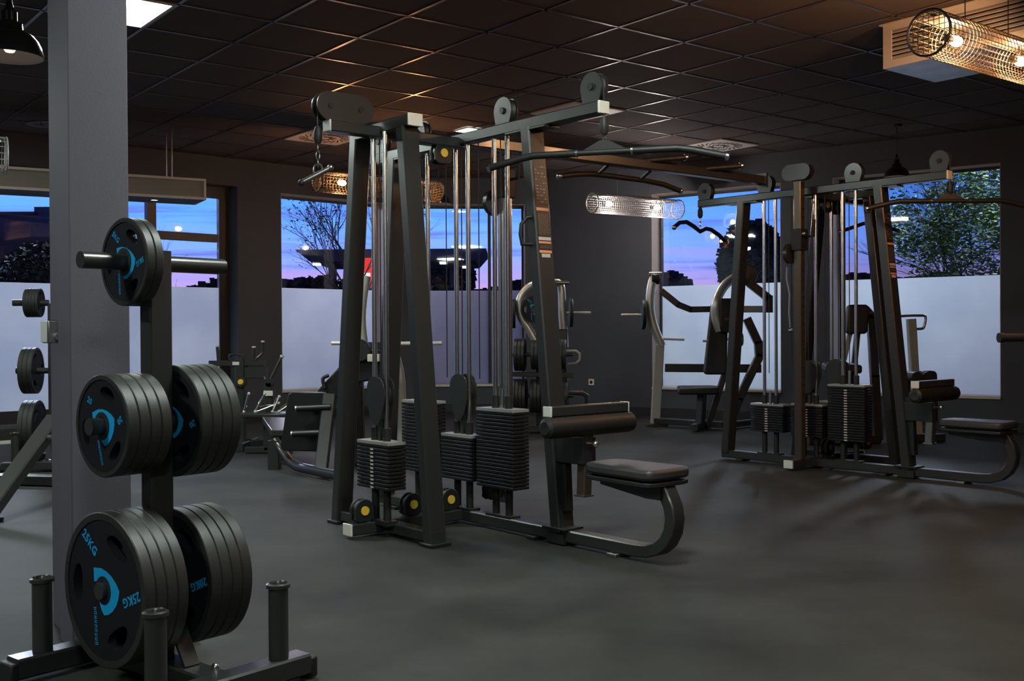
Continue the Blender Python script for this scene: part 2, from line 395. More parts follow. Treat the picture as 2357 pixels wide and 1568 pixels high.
# pillar
pa = Vector((-1.431, 3.461))
def pil(a, b): return (pa.x + cos(R(36)) * a - sin(R(36)) * b, pa.y + sin(R(36)) * a + cos(R(36)) * b)
pm = MB().prism([pil(0, 0), pil(.19, 0), pil(.19, .165), pil(0, .165)], 'Z', 0, CE).build('pillar', pillar_m, bevel=.004); tag(pm, kind='structure')
pm2 = MB().prism([pil(.03, .165), pil(.16, .165), pil(.16, .40), pil(.03, .40)], 'Z', 0, CE).build('trim_4', pillar_m, bevel=.003); tag(pm2, kind='structure')
pm3 = MB().prism([pil(.018, .17), pil(.03, .17), pil(.03, .185), pil(.018, .185)], 'Z', 0, CE).build('trim_5', leg_grey_m); tag(pm3, kind='structure')

# ------------------------------------------------------------------ ceiling fittings
def led_panel(i, j, label, sx=1, sy=1, ci=None):
    p = gp(i, j) if ci is None else ci
    t = thing('ceiling_light', label, 'ceiling light', (p.x, p.y, CE - .004), GY, 'square light panels in the ceiling')
    h = .30 * sx; k = .30 * sy
    f = MB(); w = .018
    f.box(-h, h, -k, -k + w, -.010, .0).box(-h, h, k - w, k, -.010, 0).box(-h, -h + w, -k + w, k - w, -.010, 0).box(h - w, h, -k + w, k - w, -.010, 0)
    f.build('frame', white_m, t)
    MB().box(-h + w, h - w, -k + w, k - w, -.008, -.002).build('diffuser', panel_e, t, smooth=False)
led_panel(-3.5, 2.5, 'square white light panel in the ceiling beside the top of the grey pillar')
led_panel(3.03, 5.58, 'small far light panel in the ceiling just above the cable machine top beam', .32, .42)
for (x, y) in ((-3.2, 1.6), (.3, 3.4), (.2, -.8), (-6.1, 7.6)):  # unseen panels, placed to bring up the brightness of the room
    led_panel(0, 0, 'added square white light panel in the ceiling outside the view', ci=Vector((x, y)))

def diffuser(i, j, label, swirl=True):
    p = gp(i, j); t = thing('air_diffuser', label, 'air vent', (p.x, p.y, CE - .004), GY, 'square air diffusers in the ceiling')
    h = .305
    MB().box(-h, h, -h, h, -.012, 0).build('frame', paint_w, t, bevel=.002)
    s = MB()
    if swirl:
        for ring, (r0, r1, n) in enumerate(((.04, .13, 12), (.15, .27, 22))):
            for k in range(n):
                a = 2 * pi * k / n + ring * .1
                s.cb(((r0 + r1) / 2 * cos(a), (r0 + r1) / 2 * sin(a), -.013), r1 - r0, .013, .003, rz=a + .75)
    else:
        s.box(-.2, .2, -.2, .2, -.014, -.012)
    s.build('slot', slot_m, t, smooth=False)
diffuser(1.5, 7.5, 'swirl air diffuser in the ceiling behind the silver hand grip')
diffuser(7.37, 4.2, 'pale swirl air diffuser in the ceiling at the right of the wide pull down bar')
diffuser(3.5, 3.5, 'square air diffuser with a dark centre above the front lat pulldown arm', swirl=False)
p_ = gp(-2.5, 9.0)
tsp = thing('air_diffuser', 'small dark round swirl vent in the far ceiling left of the pillar', 'air vent', (p_.x, p_.y, CE - .004), 0)
sm = MB().lathe([(.10, 0), (.14, 0), (.14, -.012), (.10, -.012)], n=24); sm.build('frame', steel_m, tsp)
sl = MB()
for k in range(12):
    a = 2 * pi * k / 12; sl.cb((.06 * cos(a), .06 * sin(a), -.006), .07, .008, .008, rz=a + .4)
sl.build('slot', steel_m, tsp)

# galvanised vent box on the ceiling
B0 = Vector((2.469, 7.073)); bt = thing('vent_box', 'square sheet metal vent box with slatted grille hanging under the ceiling', 'air vent', (B0.x, B0.y, 0), GY)
# local +x = gi, local -y = towards the camera
zb, zt = 2.75, CE - .004
MB().box(0, .62, -1.05, 0, zb, zb + .012).build('bottom_plate', duct_m, bt, bevel=.002)
b = MB().box(0, .62, -.012, 0, zb + .012, zt).box(.608, .62, -1.05, -.012, zb + .012, zt).box(0, .62, -1.05, -1.038, zb + .012, zt); b.build('side_plate', duct_m, bt)
b = MB(); 
b.box(-.012, .0, -1.05, 0, zb, zb + .05).box(-.012, 0, -1.05, 0, zt - .05, zt).box(-.012, 0, -.06, 0, zb + .05, zt - .05).box(-.012, 0, -1.05, -.99, zb + .05, zt - .05)
b.box(-.03, .0, -1.07, .02, zt - .008, zt); b.build('grille_frame', paint_w, bt)
b = MB()
for k in range(7): b.cb((.004, -.525, zb + .065 + k * .028), .004, .94, .022, ry=R(35))
b.build('louvre', paint_w, bt)
MB().box(.012, .02, -1.0, -.05, zb + .04, zt - .05).build('grille_back', slot_m, bt)

# ------------------------------------------------------------------ lamps
def cage_pendant(label, x, y, z, ang, L, rad, wire, bulb, ts, rope=(.35, .8), end_ring=dark_m, nring=46, nlong=26, lit=True, wr=.0015):
    t = thing('cage_pendant_light', label, 'pendant light', (x, y, z), ang, 'long wire cage pendant lights')
    c = MB()
    for k in range(nring):
        xx = L * (k + .5) / nring
        c.sweep([(xx, rad * cos(2 * pi * q / 24), rad * sin(2 * pi * q / 24)) for q in range(24)], circ(wr, 4), closed=True)
    for q in range(nlong):
        a = 2 * pi * q / nlong
        c.sweep([(0, rad * cos(a), rad * sin(a)), (L, rad * cos(a), rad * sin(a))], circ(wr, 4))
    for e in (0.0, L):
        for k in range(-3, 4):
            yy = k * rad / 4; hh = math.sqrt(rad * rad - yy * yy)
            c.sweep([(e, yy, -hh), (e, yy, hh)], circ(wr, 4)); c.sweep([(e, -hh, yy), (e, hh, yy)], circ(wr, 4))
    c.build('wire_cage', wire, t)
    for e in (0.0, L):
        MB().sweep([(e, rad * cos(2 * pi * q / 32), rad * sin(2 * pi * q / 32)) for q in range(32)], circ(.006, 8), closed=True).build('end_ring', end_ring, t)
    MB().cyl((.03, 0, rad * .82), (L - .03, 0, rad * .82), .008, 8).build('mounting_bar', end_ring, t)
    MB().box(.04, L - .04, -.055, .055, rad * .72, rad * .72 + .003).box(.04, L - .04, -.058, -.055, rad * .66, rad * .72 + .003).box(.04, L - .04, .055, .058, rad * .66, rad * .72 + .003).build('reflector_tray', steel_m, t)
    for s in ts:
        f = MB().cyl((s, 0, rad * .82), (s, 0, .045), .006, 8).cyl((s - .085, 0, 0), (s - .04, 0, 0), .018, 12).cyl((s - .06, 0, 0), (s, 0, .045), .006, 8); f.build('socket', dull_m, t)
        if lit: MB().lathe([(.001, -.04), (.014, -.038), (.022, -.02), (.028, .01), (.024, .035), (.012, .05), (.001, .052)], (s, 0, 0), 14, 'X', closed=False).build('bulb', bulb, t)
    for s in rope:
        MB().cyl((s, 0, rad * .82), (s, 0, CE - z), .003, 6).lathe([(.001, 0), (.04, 0), (.04, .02), (.001, .02)], (s, 0, CE - z - .02), 16).build('suspension', end_ring, t)
    return t
cage_pendant('nearest warm glowing wire cage lamp at the top right corner by the vent box', 2.07, 5.30, 2.50, R(38.5), 1.4, .114, wire_warm, bulb_warm, (.25, .92), nring=40, nlong=24, wr=.0020)
cage_pendant('far warm glowing wire cage lamp seen behind the guide rods of the front cable machine', -1.867, 10.3, 2.50, R(38), 1.4, .11, wire_warm, bulb_far, (.26, 1.13), nring=40, nlong=22, wr=.0022)
cage_pendant('white glowing wire cage lamp hanging in front of the dark wall between the windows', .88, 11.6, 2.43, R(34), 1.25, .11, wire_white, bulb_white, (.22, .92), end_ring=wire_white, nring=44, nlong=26, wr=.0018)
cage_pendant('unlit silver wire cage lamp cut by the left edge of the picture', -4.6, 7.0, 2.30, R(30), 1.18, .13, wire_white, bulb_white, (.25, .9), end_ring=wire_white, nring=30, nlong=18, lit=False, wr=.0025)

cage_pendant('added warm wire cage lamp outside the view on the right', 3.3, 2.6, 2.50, R(38.5), 1.4, .114, wire_warm, bulb_mid, (.25, .92), nring=20, nlong=12, wr=.0021)  # unseen lamp, added to throw warm light on the right-hand machine faces

def dome_lamp(label, x, y, z, r):
    t = thing('dome_pendant_light', label, 'pendant light', (x, y, z), 0, 'black enamel dome pendant lamps')
    k = r / .15
    pr = [(.15, 0), (.153, .004), (.150, .022), (.143, .048), (.130, .075), (.110, .100), (.084, .120), (.062, .130), (.060, .136), (.058, .160), (.046, .168), (.036, .172), (.035, .215), (.028, .222), (.018, .240), (.010, .285), (.001, .286)]
    pr_in = [(.001, .126), (.06, .120), (.082, .112), (.106, .094), (.126, .071), (.139, .046), (.146, .020), (.148, .003), (.15, 0)]
    MB().lathe([(a * k, b * k) for a, b in pr], n=32, closed=False).build('shade', lamp_black, t)
    MB().lathe([(a * k, b * k) for a, b in pr_in], n=32, closed=False).build('shade_lining', lamp_in, t)
    MB().lathe([(a * k, (b + .02) * k) for a, b in [(.001, 0), (.02, .004), (.03, .02), (.03, .04), (.015, .07), (.001, .075)]], n=16, closed=False).build('bulb', bulb_dim, t)
    MB().cyl((0, 0, .28 * k), (0, 0, CE - z), .004, 8).lathe([(.001, 0), (.05, 0), (.05, .025), (.001, .025)], (0, 0, CE - z - .025), 16).build('cord', dull_m, t)
bulb_dim = mat('dim_bulb', (1, .95, .9), .4, emit=(1, .8, .7), estr=1.2)
dome_lamp('large black dome lamp at the top left corner', -2.36, 5.05, 2.34, .148)
dome_lamp('small black dome lamp in front of the middle window under the far warm cage lamp', -.80, 11.8, 2.45, .13)
dome_lamp('black dome lamp behind the right hand lat pulldown arm', 3.786, 10.5, 2.53, .118)

# hanging light canopy at the left windows
hx = thing('suspended_canopy', 'long brown box canopy with pale edges hanging before the left windows', 'light canopy', (-2.987, 10.483, 2.345), R(29.2))
L_ = 4.6; Hc = .205; Dc = .47
MB().box(-L_ + .02, -.02, .02, Dc - .02, .01, Hc - .01).build('body', brown_box, hx)
e = MB(); w_ = .024
e.box(-L_, 0, -.0, .02, 0, w_).box(-L_, 0, 0, .02, Hc - w_, Hc).box(-.02, 0, 0, .02, w_, Hc - w_).box(-.02, 0, .02, Dc, 0, w_).box(-.02, 0, .02, Dc, Hc - w_, Hc).box(-.02, 0, Dc - .02, Dc, w_, Hc - w_).box(-L_, -.02, Dc - .02, Dc, 0, w_)
e.build('edge_trim', trim_m, hx)
MB().box(-L_ + .02, -.02, .02, Dc - .02, .002, .0095).build('underside', base_m, hx)
for s in (-.45, -1.32, -2.2, -3.1):
    q = MB().lathe([(.03, -.004), (.045, -.004), (.045, .003), (.03, .003)], (s, .22, 0), 18); q = q.build('downlight', steel_m, hx)
    MB().lathe([(.001, -.002), (.03, -.002), (.03, .001), (.001, .001)], (s, .22, 0), 18).build('lens', spot_e, q)
for s in (-.30, -2.2, -3.9):
    for yy in (.12, .38): MB().cyl((s, yy, Hc), (s, yy, CE - 2.345), .007, 8).build('hanging_rod', steel_m, hx)

# ------------------------------------------------------------------ cable machines
def teardrop(cx, cz, r, zb, w):
    P = [(cx - w, zb)]
    for k in range(15): a = R(200 - 220 * k / 14); P.append((cx + r * cos(a), cz + r * sin(a)))
    P.append((cx + w * .9, zb)); return P
def pulley(root, x, z, zb, r=.062, along='X', y=0, mm=None, name='pulley'):
    """pulley in a pair of teardrop side plates standing on a beam"""
    mm = mm or frame_m; b = MB(); td = teardrop(0, z, r + .008, zb, r * .92)
    ax = 'Y' if along == 'X' else 'X'; c = (x, y, 0)
    if along == 'X': td = [(p[0] + 0, p[1]) for p in td]
    b.prism(td, ax, -.024, -.018, c); b.prism(td, ax, .018, .024, c)
    o = b.build(name, mm, root)
    MB().lathe([(.006, -.014), (r, -.014), (r - .01, 0), (r, .014), (.006, .014)], (x, y, z), 26, ax).build('pulley_wheel', dull_m, o)
    MB().lathe([(.001, -.032), (.017, -.032), (.017, .032), (.001, .032)], (x, y, z), 14, ax).build('pulley_bolt', dull_m, o)
def yellow_pulley(root, x, y, z, r=.055, along='Y'):
    ax = 'X' if along == 'Y' else 'Y'
    P = [(r * 1.05 * cos(R(a)), r * 1.05 * sin(R(a))) for a in range(-20, 201, 20)] + [(-r * 1.05, -r * .75), (-r * .6, -r * 1.05), (r * .6, -r * 1.05), (r * 1.05, -r * .75)]
    o = MB().prism(P, ax, -.028, -.012, (x, y, z)).prism(P, ax, .012, .028, (x, y, z)).build('pulley', dull_m, root, bevel=.004)
    MB().lathe([(.006, -.012), (r * .92, -.012), (r * .92, .012), (.006, .012)], (x, y, z), 22, ax).build('pulley_wheel', dark_m, o)
    MB().lathe([(.001, -.034), (r * .42, -.034), (r * .42, .034), (.001, .034)], (x, y, z), 18, ax).build('yellow_cap', yellow_m, o)
    return o
def stack(root, cx, cy, z0, z1, W, D, block=False, numbers=-1, zt=2.04):
    """stack of selector plates on two chrome guide rods"""
    st = MB()
    for s in (-1, 1): st.cyl((cx + s * .053, cy, .07), (cx + s * .053, cy, z0), .02, 14)
    st.box(cx - .10, cx + .10, cy - .035, cy + .035, .062, .085)
    st = st.build('weight_stack', dull_m, root)
    for s in (-1, 1): MB().cyl((cx + s * .053, cy, z0), (cx + s * .053, cy, zt), .0128, 16).build('guide_rod', chrome_m, root)
    n = max(6, int(round((z1 - z0) / .0195))); h = (z1 - z0) / n; first = None
    for k in range(n):
        if first is None:
            pr = rrect(W, D, .005, 1)
            first = MB().prism(pr, 'Z', 0, h * .80).build('stack_plate', stack_m, st, bevel=.0025); o = first
        else:
            o = first.copy(); COL.objects.link(o); o.parent = st
        o.location = (cx, cy, z0 + k * h)
    MB().prism(rrect(W, D, .005, 1), 'Z', z1 - .004, z1 + .010, (cx, cy, 0)).build('top_plate', stacktop_m, st)
    for s in (-1, 1): MB().cyl((cx + s * .053, cy, z1 + .010), (cx + s * .053, cy, z1 + .075), .021, 14).build('bushing', dull_m, st)
    if numbers:
        q = MB()
        for k in range(n - 1):
            q.box(cx - .013, cx + .013, cy + numbers * (D / 2 + .001), cy + numbers * (D / 2 + .0022), z0 + k * h + .003, z0 + k * h + h * .62)
        q.build('number_strip', white_l, st)
    if block:
        P = [(.075 * cos(R(a)), .085 + .06 * sin(R(a))) for a in range(0, 181, 15)] + [(-.078, .02), (-.05, -.06), (-.02, -.10), (.02, -.10), (.05, -.06), (.078, .02)]
        MB().prism(P, 'Y', cy - .034, cy - .028, (cx, 0, z1 + .19)).prism(P, 'Y', cy + .028, cy + .034, (cx, 0, z1 + .19)).build('pulley_block', frame_m, st)
        MB().lathe([(.001, -.026), (.062, -.026), (.062, .026), (.001, .026)], (cx, cy, z1 + .235), 22, 'Y').build('block_wheel', dull_m, st)
        MB().box(cx - .012, cx + .012, cy - .012, cy + .012, z1 + .01, z1 + .12).build('stack_stem', dull_m, st)
    else:
        MB().cyl((cx, cy, z1), (cx, cy, z1 + .11), .012, 10).build('stack_stem', steel_m, st)
def cable(root, pts, r=.0032): MB().tube(pts, r, 6).build('cable', dull_m, root)

def cable_machine(label, C, th, ya, uminus, colspec, shortB):
    root = thing('cable_machine', label, 'cable machine', (C[0], C[1], 0), -R(th))
    W = frame_m
    # floor frame: seat side with its curved seat tube in one sweep
    path = [(-.04, 0, .046), (1.30, 0, .046), (1.37, 0, .052), (1.43, 0, .072), (1.475, 0, .108), (1.502, 0, .155), (1.512, 0, .21), (1.503, 0, .262), (1.475, 0, .315), (1.455, 0, .345)]
    MB().sweep(path, rrect(.075, .058, .006, 1), (0, 1, 0)).build('seat_beam', W, root)
    MB().beam((-uminus[2], 0, .046), (-.04, 0, .046), .075, .058).build('floor_beam', W, root)
    sgn = ya
    MB().beam((0, .0, .046), (0, sgn * .72, .046), .075, .058).build('floor_beam', W, root)
    MB().cb((0, sgn * .725, .046), .077, .012, .06).build('end_cap', cap_m, root, bevel=.003)
    MB().beam((-.46, sgn * .5, .044), (.46, sgn * .5, .044), .072, .054).build('floor_beam', W, root)
    for s in (-1, 1):
        MB().beam((s * .43, sgn * .5, .012), (s * .215, sgn * .5, 2.045), .098, .064, side=(0, 1, 0)).build('leg', W, root)
        MB().cb((s * .43, sgn * .5, .009), .10, .125, .018).build('foot', dull_m, root, bevel=.004)
    # crossbar, tied legs
    MB().beam((-.25, sgn * .5, 2.065), (.28, sgn * .5, 2.075), .085, .06).build('top_crossbar', W, root)
    MB().cb((.286, sgn * .5, 2.075), .012, .088, .062).build('end_cap', cap_m, root, bevel=.004)
    MB().cb((-.256, sgn * .5, 2.065), .012, .088, .062).build('end_cap', cap_m, root, bevel=.004)
    # outer leg of the seat side
    MB().beam((.795, 0, .06), (.585, 0, 2.045), .105, .066, side=(0, 1, 0)).build('leg', W, root)
    MB().cb((.795, 0, .080), .16, .13, .012).cb((.795, 0, .03), .12, .11, .05).build('foot', dull_m, root, bevel=.003)
    MB().beam((-uminus[0], 0, .06), (-uminus[1], 0, 2.045), .105, .066, side=(0, 1, 0)).build('leg', W, root)
    for x in (.62, 1.18, -.60): MB().cb((x, .0, .009), .06, .12, .018).build('foot', steel_m if x > 1 else dull_m, root, bevel=.004)
    # upper arms
    MB().beam((0, 0, 2.07), (1.085, 0, 2.07), .068, .058).build('top_arm', W, root)
    MB().cb((1.09, 0, 2.07), .012, .07, .06).build('end_cap', cap_m, root, bevel=.004)
    MB().beam((-uminus[3], 0, 2.07), (0, 0, 2.07), .068, .058).build('top_arm', W, root)
    MB().cb((-uminus[3] - .006, 0, 2.07), .012, .07, .06).build('end_cap', bronze_m, root, bevel=.004)
    MB().beam((0, 0, 2.05), (0, sgn * .82, 2.05), .066, .056).build('top_arm', W, root)
    MB().cb((0, sgn * .826, 2.05), .068, .012, .058).build('end_cap', white_m, root, bevel=.004)
    MB().cb((.585, 0, 2.036), .30, .10, .008).build('gusset', W, root)
    MB().cb((-uminus[1], 0, 2.036), .30, .10, .008).build('gusset', W, root)
    pulley(root, 1.03, 2.172, 2.10); pulley(root, .385, 2.165, 2.10)
    pulley(root, -uminus[4], 2.165, 2.10); pulley(root, -.37, 2.165, 2.10)
    # double pulley housing on the short arm
    P = [(-sgn * 0, 0)]
    P = []
    for k in range(13): a = R(90 + 180 * k / 12); P.append((sgn * -.0 + .072 * cos(a), .072 * sin(a)))
    H = [(p[0] - .09, p[1]) for p in P] + [(-p[0] + .09, -p[1]) for p in P]
    hb = MB().prism(H, 'X', -.03, -.022, (0, sgn * .735, 2.145)).prism(H, 'X', .022, .03, (0, sgn * .735, 2.145)).build('pulley_housing', frame_m, root)
    for q in (-.085, .085):
        MB().lathe([(.001, -.018), (.062, -.018), (.054, 0), (.062, .018), (.001, .018)], (0, sgn * .735 + q, 2.145), 22, 'X').build('pulley_wheel', dull_m, hb)
        MB().lathe([(.001, -.036), (.014, -.036), (.014, .036), (.001, .036)], (0, sgn * .735 + q, 2.145), 12, 'X').build('pulley_bolt', dull_m, hb)
    # column with the travelling pulley
    cx, cy, cz, cm = colspec
    co = MB().beam((cx, cy, .075), (cx, cy, cz), .062, .062, side=(1, 0, 0)).build('pulley_column', cm, root)
    hl = MB()
    for k in range(26): hl.lathe([(.001, -.0005), (.008, -.0005), (.008, .0005), (.001, .0005)], (cx + .0316, cy, .3 + k * .065), 8, 'X')
    hl.build('adjustment_hole', slot_m, co)
    zc = 1.62 if ya > 0 else 1.78
    ca = MB().box(cx - .045, cx + .045, cy - .045, cy + .045, zc, zc + .16).build('carriage', dull_m, root, bevel=.004)
    MB().lathe([(.001, -.016), (.075, -.016), (.075, .016), (.001, .016)], (cx - .065, cy - .02, zc - .02), 22, 'X').build('carriage_pulley', frame_m, ca)
    MB().tube([(cx + .045, cy, zc + .10), (cx + .12, cy, zc + .10), (cx + .13, cy, zc + .22)], .009, 8).build('carriage_handle', dull_m, ca)
    MB().ball((cx + .06, cy - .03, zc + .12), .018).build('selector_knob', steel_m, ca)
    # stacks
    stack(root, .34, 0, .225, .625, .30, .115, numbers=-1 if ya > 0 else 0)
    if shortB: stack(root, -.34, 0, .25, .455, .30, .115, numbers=-1)
    else: stack(root, -.36, 0, .245, .635, .28, .115, numbers=0)
    stack(root, .01, 0, .235, .47, .27, .11, block=True, numbers=-1 if ya > 0 else 0)
    stack(root, .04, sgn * .55 if ya < 0 else .34, .245, .474, .29, .11, block=True)
    for (x, y) in ((.34, .0), (-.35, 0.0), (-.01, .012), (.045, sgn * .55 if ya < 0 else .34), (.13, .02), (-.16, .02)):
        cable(root, [(x, y, .70 if abs(x) > .2 else .78), (x, y, 2.04)])
    cable(root, [(.385, 0, 2.225), (1.03, 0, 2.234), (1.075, 0, 2.215), (1.092, 0, 2.17), (1.093, 0, 2.02)])
    cable(root, [(-.37, 0, 2.225), (-uminus[4], 0, 2.225), (-uminus[4] - .045, 0, 2.20), (-uminus[4] - .062, 0, 2.15), (-uminus[4] - .062, 0, 2.03)])
    cable(root, [(0, sgn * .65, 2.205), (0, sgn * .82, 2.205), (0, sgn * .865, 2.18), (0, sgn * .878, 2.12), (0, sgn * .878, 2.02)])
    for k, y in enumerate((sgn * .641, sgn * .343, sgn * .10) if ya < 0 else (.25, .80)): yellow_pulley(root, 0.0, y, .135)
    yellow_pulley(root, 0, -sgn * .21 if ya < 0 else .60, .16)
    yellow_pulley(root, 0, sgn * .132 if ya < 0 else .225, 1.985)
    if ya > 0: yellow_pulley(root, 0, .417, 1.985)
    # seat
    P = [(1.045, -.06), (1.06, -.10), (1.12, -.125), (1.45, -.142), (1.485, -.130), (1.50, -.09), (1.50, .09), (1.485, .130), (1.45, .142), (1.12, .125), (1.06, .10), (1.045, .06)]
    se = MB().prism(P, 'Z', .380, .428).build('seat', seat_m, root, bevel=.014)
    MB().prism([(x * .985 + .018, y * .98) for x, y in P], 'Z', .352, .372).build('seat_shell', dull_m, se, bevel=.004)
    MB().prism([(1.10, .345), (1.10, .325), (1.38, .290), (1.47, .290), (1.47, .35)], 'Y', -.045, .045).build('seat_bracket', W, root)
    # knee pad, its cross tube and adjuster
    MB().lathe([(.001, -.285), (.03, -.287), (.047, -.275), (.050, -.25), (.050, .25), (.047, .275), (.03, .287), (.001, .285)], (.985, 0, .588), 22, 'Y', closed=False).build('knee_roller', vinyl_m, root)
    MB().beam((.972, -.25, .662), (.972, .25, .662), .055, .046).build('roller_crossbar', W, root)
    for s in (-1, 1): MB().cb((.972, s * .254, .662), .058, .008, .049).build('end_cap', white_m, root, bevel=.003)
    MB().beam((.945, 0, .25), (.965, 0, .62), .055, .055, side=(0, 1, 0)).build('adjuster_tube', steel_m if ya > 0 else bronze_m, root)
    MB().beam((.82, 0, .16), (.80, 0, .56), .05, .06, side=(0, 1, 0)).box(.76, .985, -.042, .042, .40, .53).build('adjuster_sleeve', dull_m, root, bevel=.004)
    MB().cb((.945, 0, .25), .068, .068, .008).build('adjuster_foot', steel_m, root)
    MB().cyl((.98, .0, .50), (1.02, .0, .50), .008, 8).ball((1.025, .0, .50), .017).build('adjuster_knob', chrome_m, root)
    # hook handle on the outer leg
    hx_ = .645
    if ya < 0: MB().tube([(hx_, -.04, 1.60), (hx_ - .02, -.07, 1.595), (hx_ - .035, -.095, 1.56), (hx_ - .035, -.10, 1.51), (hx_ - .03, -.095, 1.462), (hx_, -.04, 1.462)], .010, 10).build('strap_hook', dull_m, root)
    # instruction labels down the outer face of the leg
    A = Vector((.795, 0, .06)); B = Vector((.585, 0, 2.045)); ax = (B - A).normalized(); nrm = Vector((ax.z, 0, -ax.x))
    def strip(z0, z1, w, m, nm='instruction_label', lift=.0345, ink=None):
        t0 = (z0 - A.z) / ax.z; t1 = (z1 - A.z) / ax.z; q = MB()
        def pt(t, y, l): return A + ax * t + nrm * l + Vector((0, y, 0))
        q.add([pt(t0, -w, lift), pt(t0, w, lift), pt(t1, w, lift), pt(t1, -w, lift), pt(t0, -w, lift - .003), pt(t0, w, lift - .003), pt(t1, w, lift - .003), pt(t1, -w, lift - .003)],
              [(0, 1, 2, 3), (7, 6, 5, 4), (0, 4, 5, 1), (1, 5, 6, 2), (2, 6, 7, 3), (3, 7, 4, 0)])
        o = q.build(nm, m, root, smooth=False)
        if ink:
            s = MB(); random.seed(3); z = z1 - .008
            while z > z0 + .006:
                a = -w + .006
                while a < w - .008:
                    l = random.uniform(.004, .016) if ink == 'text' else random.uniform(.006, .02)
                    hgt = .0012 if ink == 'text' else random.choice((.001, .006))
                    bb = min(a + l, w - .006)
                    t0 = (z - A.z) / ax.z; t1 = (z + hgt - A.z) / ax.z
                    s.add([pt(t0, a, lift + .0006), pt(t0, bb, lift + .0006), pt(t1, bb, lift + .0006), pt(t1, a, lift + .0006)], [(0, 1, 2, 3)])
                    a = bb + random.uniform(.002, .008 if ink == 'text' else .012)
                z -= .0052 if ink == 'text' else .016
            s.build('printed_lines', label_ink, o, smooth=False)
    strip(1.655, 1.85, .040, label_bg, ink='draw'); strip(1.625, 1.640, .040, orange_l); strip(1.497, 1.615, .040, label_bg, ink='text')
    strip(1.478, 1.494, .040, white_l); strip(1.462, 1.472, .040, orange_l); strip(1.432, 1.458, .040, label_bg, ink='text'); strip(1.415, 1.428, .040, orange_l); strip(1.393, 1.411, .028, white_l)
    return root
C1 = (-.273, 5.80); T1 = 49.75; C2 = (2.225, 8.017); T2 = 48.1
fm = cable_machine('nearest black multi station cable machine with lat pulldown seat in the middle of the room', C1, T1, -1, (.76, .60, .80, .86, .77), (0, .31, 1.93, chrome_m), False)
rm = cable_machine('farther black multi station cable machine before the right hand windows', C2, T2, 1, (.745, .58, .78, 1.0, .95), (.01, -.135, 2.13, bronze_m), True)
MB().beam((0, -.02, .046), (0, -.27, .046), .075, .058).build('floor_beam', frame_m, rm)
MB().cb((0, -.272, .046), .077, .014, .06).build('end_cap', white_m, rm, bevel=.003)
# short housing with two pulleys on the rear machine column
H_ = [(.06 * cos(R(90 + 15 * k)) - .06, .06 * sin(R(90 + 15 * k))) for k in range(13)]; H_ = H_ + [(-a, -b) for a, b in H_]
hb = MB().prism(H_, 'Y', -.03, -.022, (.0, -.135, 2.20)).prism(H_, 'Y', .022, .03, (0, -.135, 2.20)).build('pulley_housing', frame_m, rm)
for q in (-.06, .06): MB().lathe([(.001, -.018), (.05, -.018), (.044, 0), (.05, .018), (.001, .018)], (q, -.135, 2.20), 20, 'Y').build('pulley_wheel', dull_m, hb)
sp_ = MB().tube([(-.065, -.18, 1.50), (-.07, -.18, 1.42), (-.045, -.18, 1.30), (-.05, -.18, 1.16), (-.04, -.18, 1.05)], .006, 8).ball((-.04, -.18, 1.03), .016).build('hanging_chain', steel_m, rm)

def loc(C, th, x, y):
    a = -R(th); return (C[0] + x * cos(a) - y * sin(a), C[1] + x * sin(a) + y * cos(a))

# bridge between the two machines
bl = thing('pull_up_bridge', 'long black beam with pull up grips joining the two cable machines overhead', 'pull up bar', (*loc(C1, T1, 0, .04), 0), -R(T1))
MB().beam((0, 0, 2.07), (0, 2.62, 2.085), .07, .058).build('bridge_beam', frame_m, bl)
MB().cb((0, 2.63, 2.085), .09, .02, .10).build('mounting_plate', frame_m, bl)
for y0 in (1.39, 1.95):
    g = MB().tube([(.0, y0, 2.10), (.12, y0 + .28, 2.135)], .018, 12).build('grip', vinyl_m, bl)
    MB().tube([(.118, y0 + .276, 2.1348), (.124, y0 + .29, 2.1365)], .022, 12).build('grip_end', chrome_m, g)
gb_ = MB().tube([(-.12, .80, 1.965), (-.12, .94, 1.99), (-.12, 1.09, 2.005), (-.12, 1.55, 2.005), (-.12, 1.74, 1.995), (-.12, 1.90, 1.965)], .017, 12).build('pull_up_bar', vinyl_m, bl)
for y0 in (.80, 1.90): MB().ball((-.12, y0, 1.965), .02).build('grip_end', chrome_m, gb_)
for y0 in (1.12, 1.5): MB().beam((-.12, y0, 2.0), (-.01, y0, 2.06), .03, .01).build('bar_bracket', frame_m, bl)

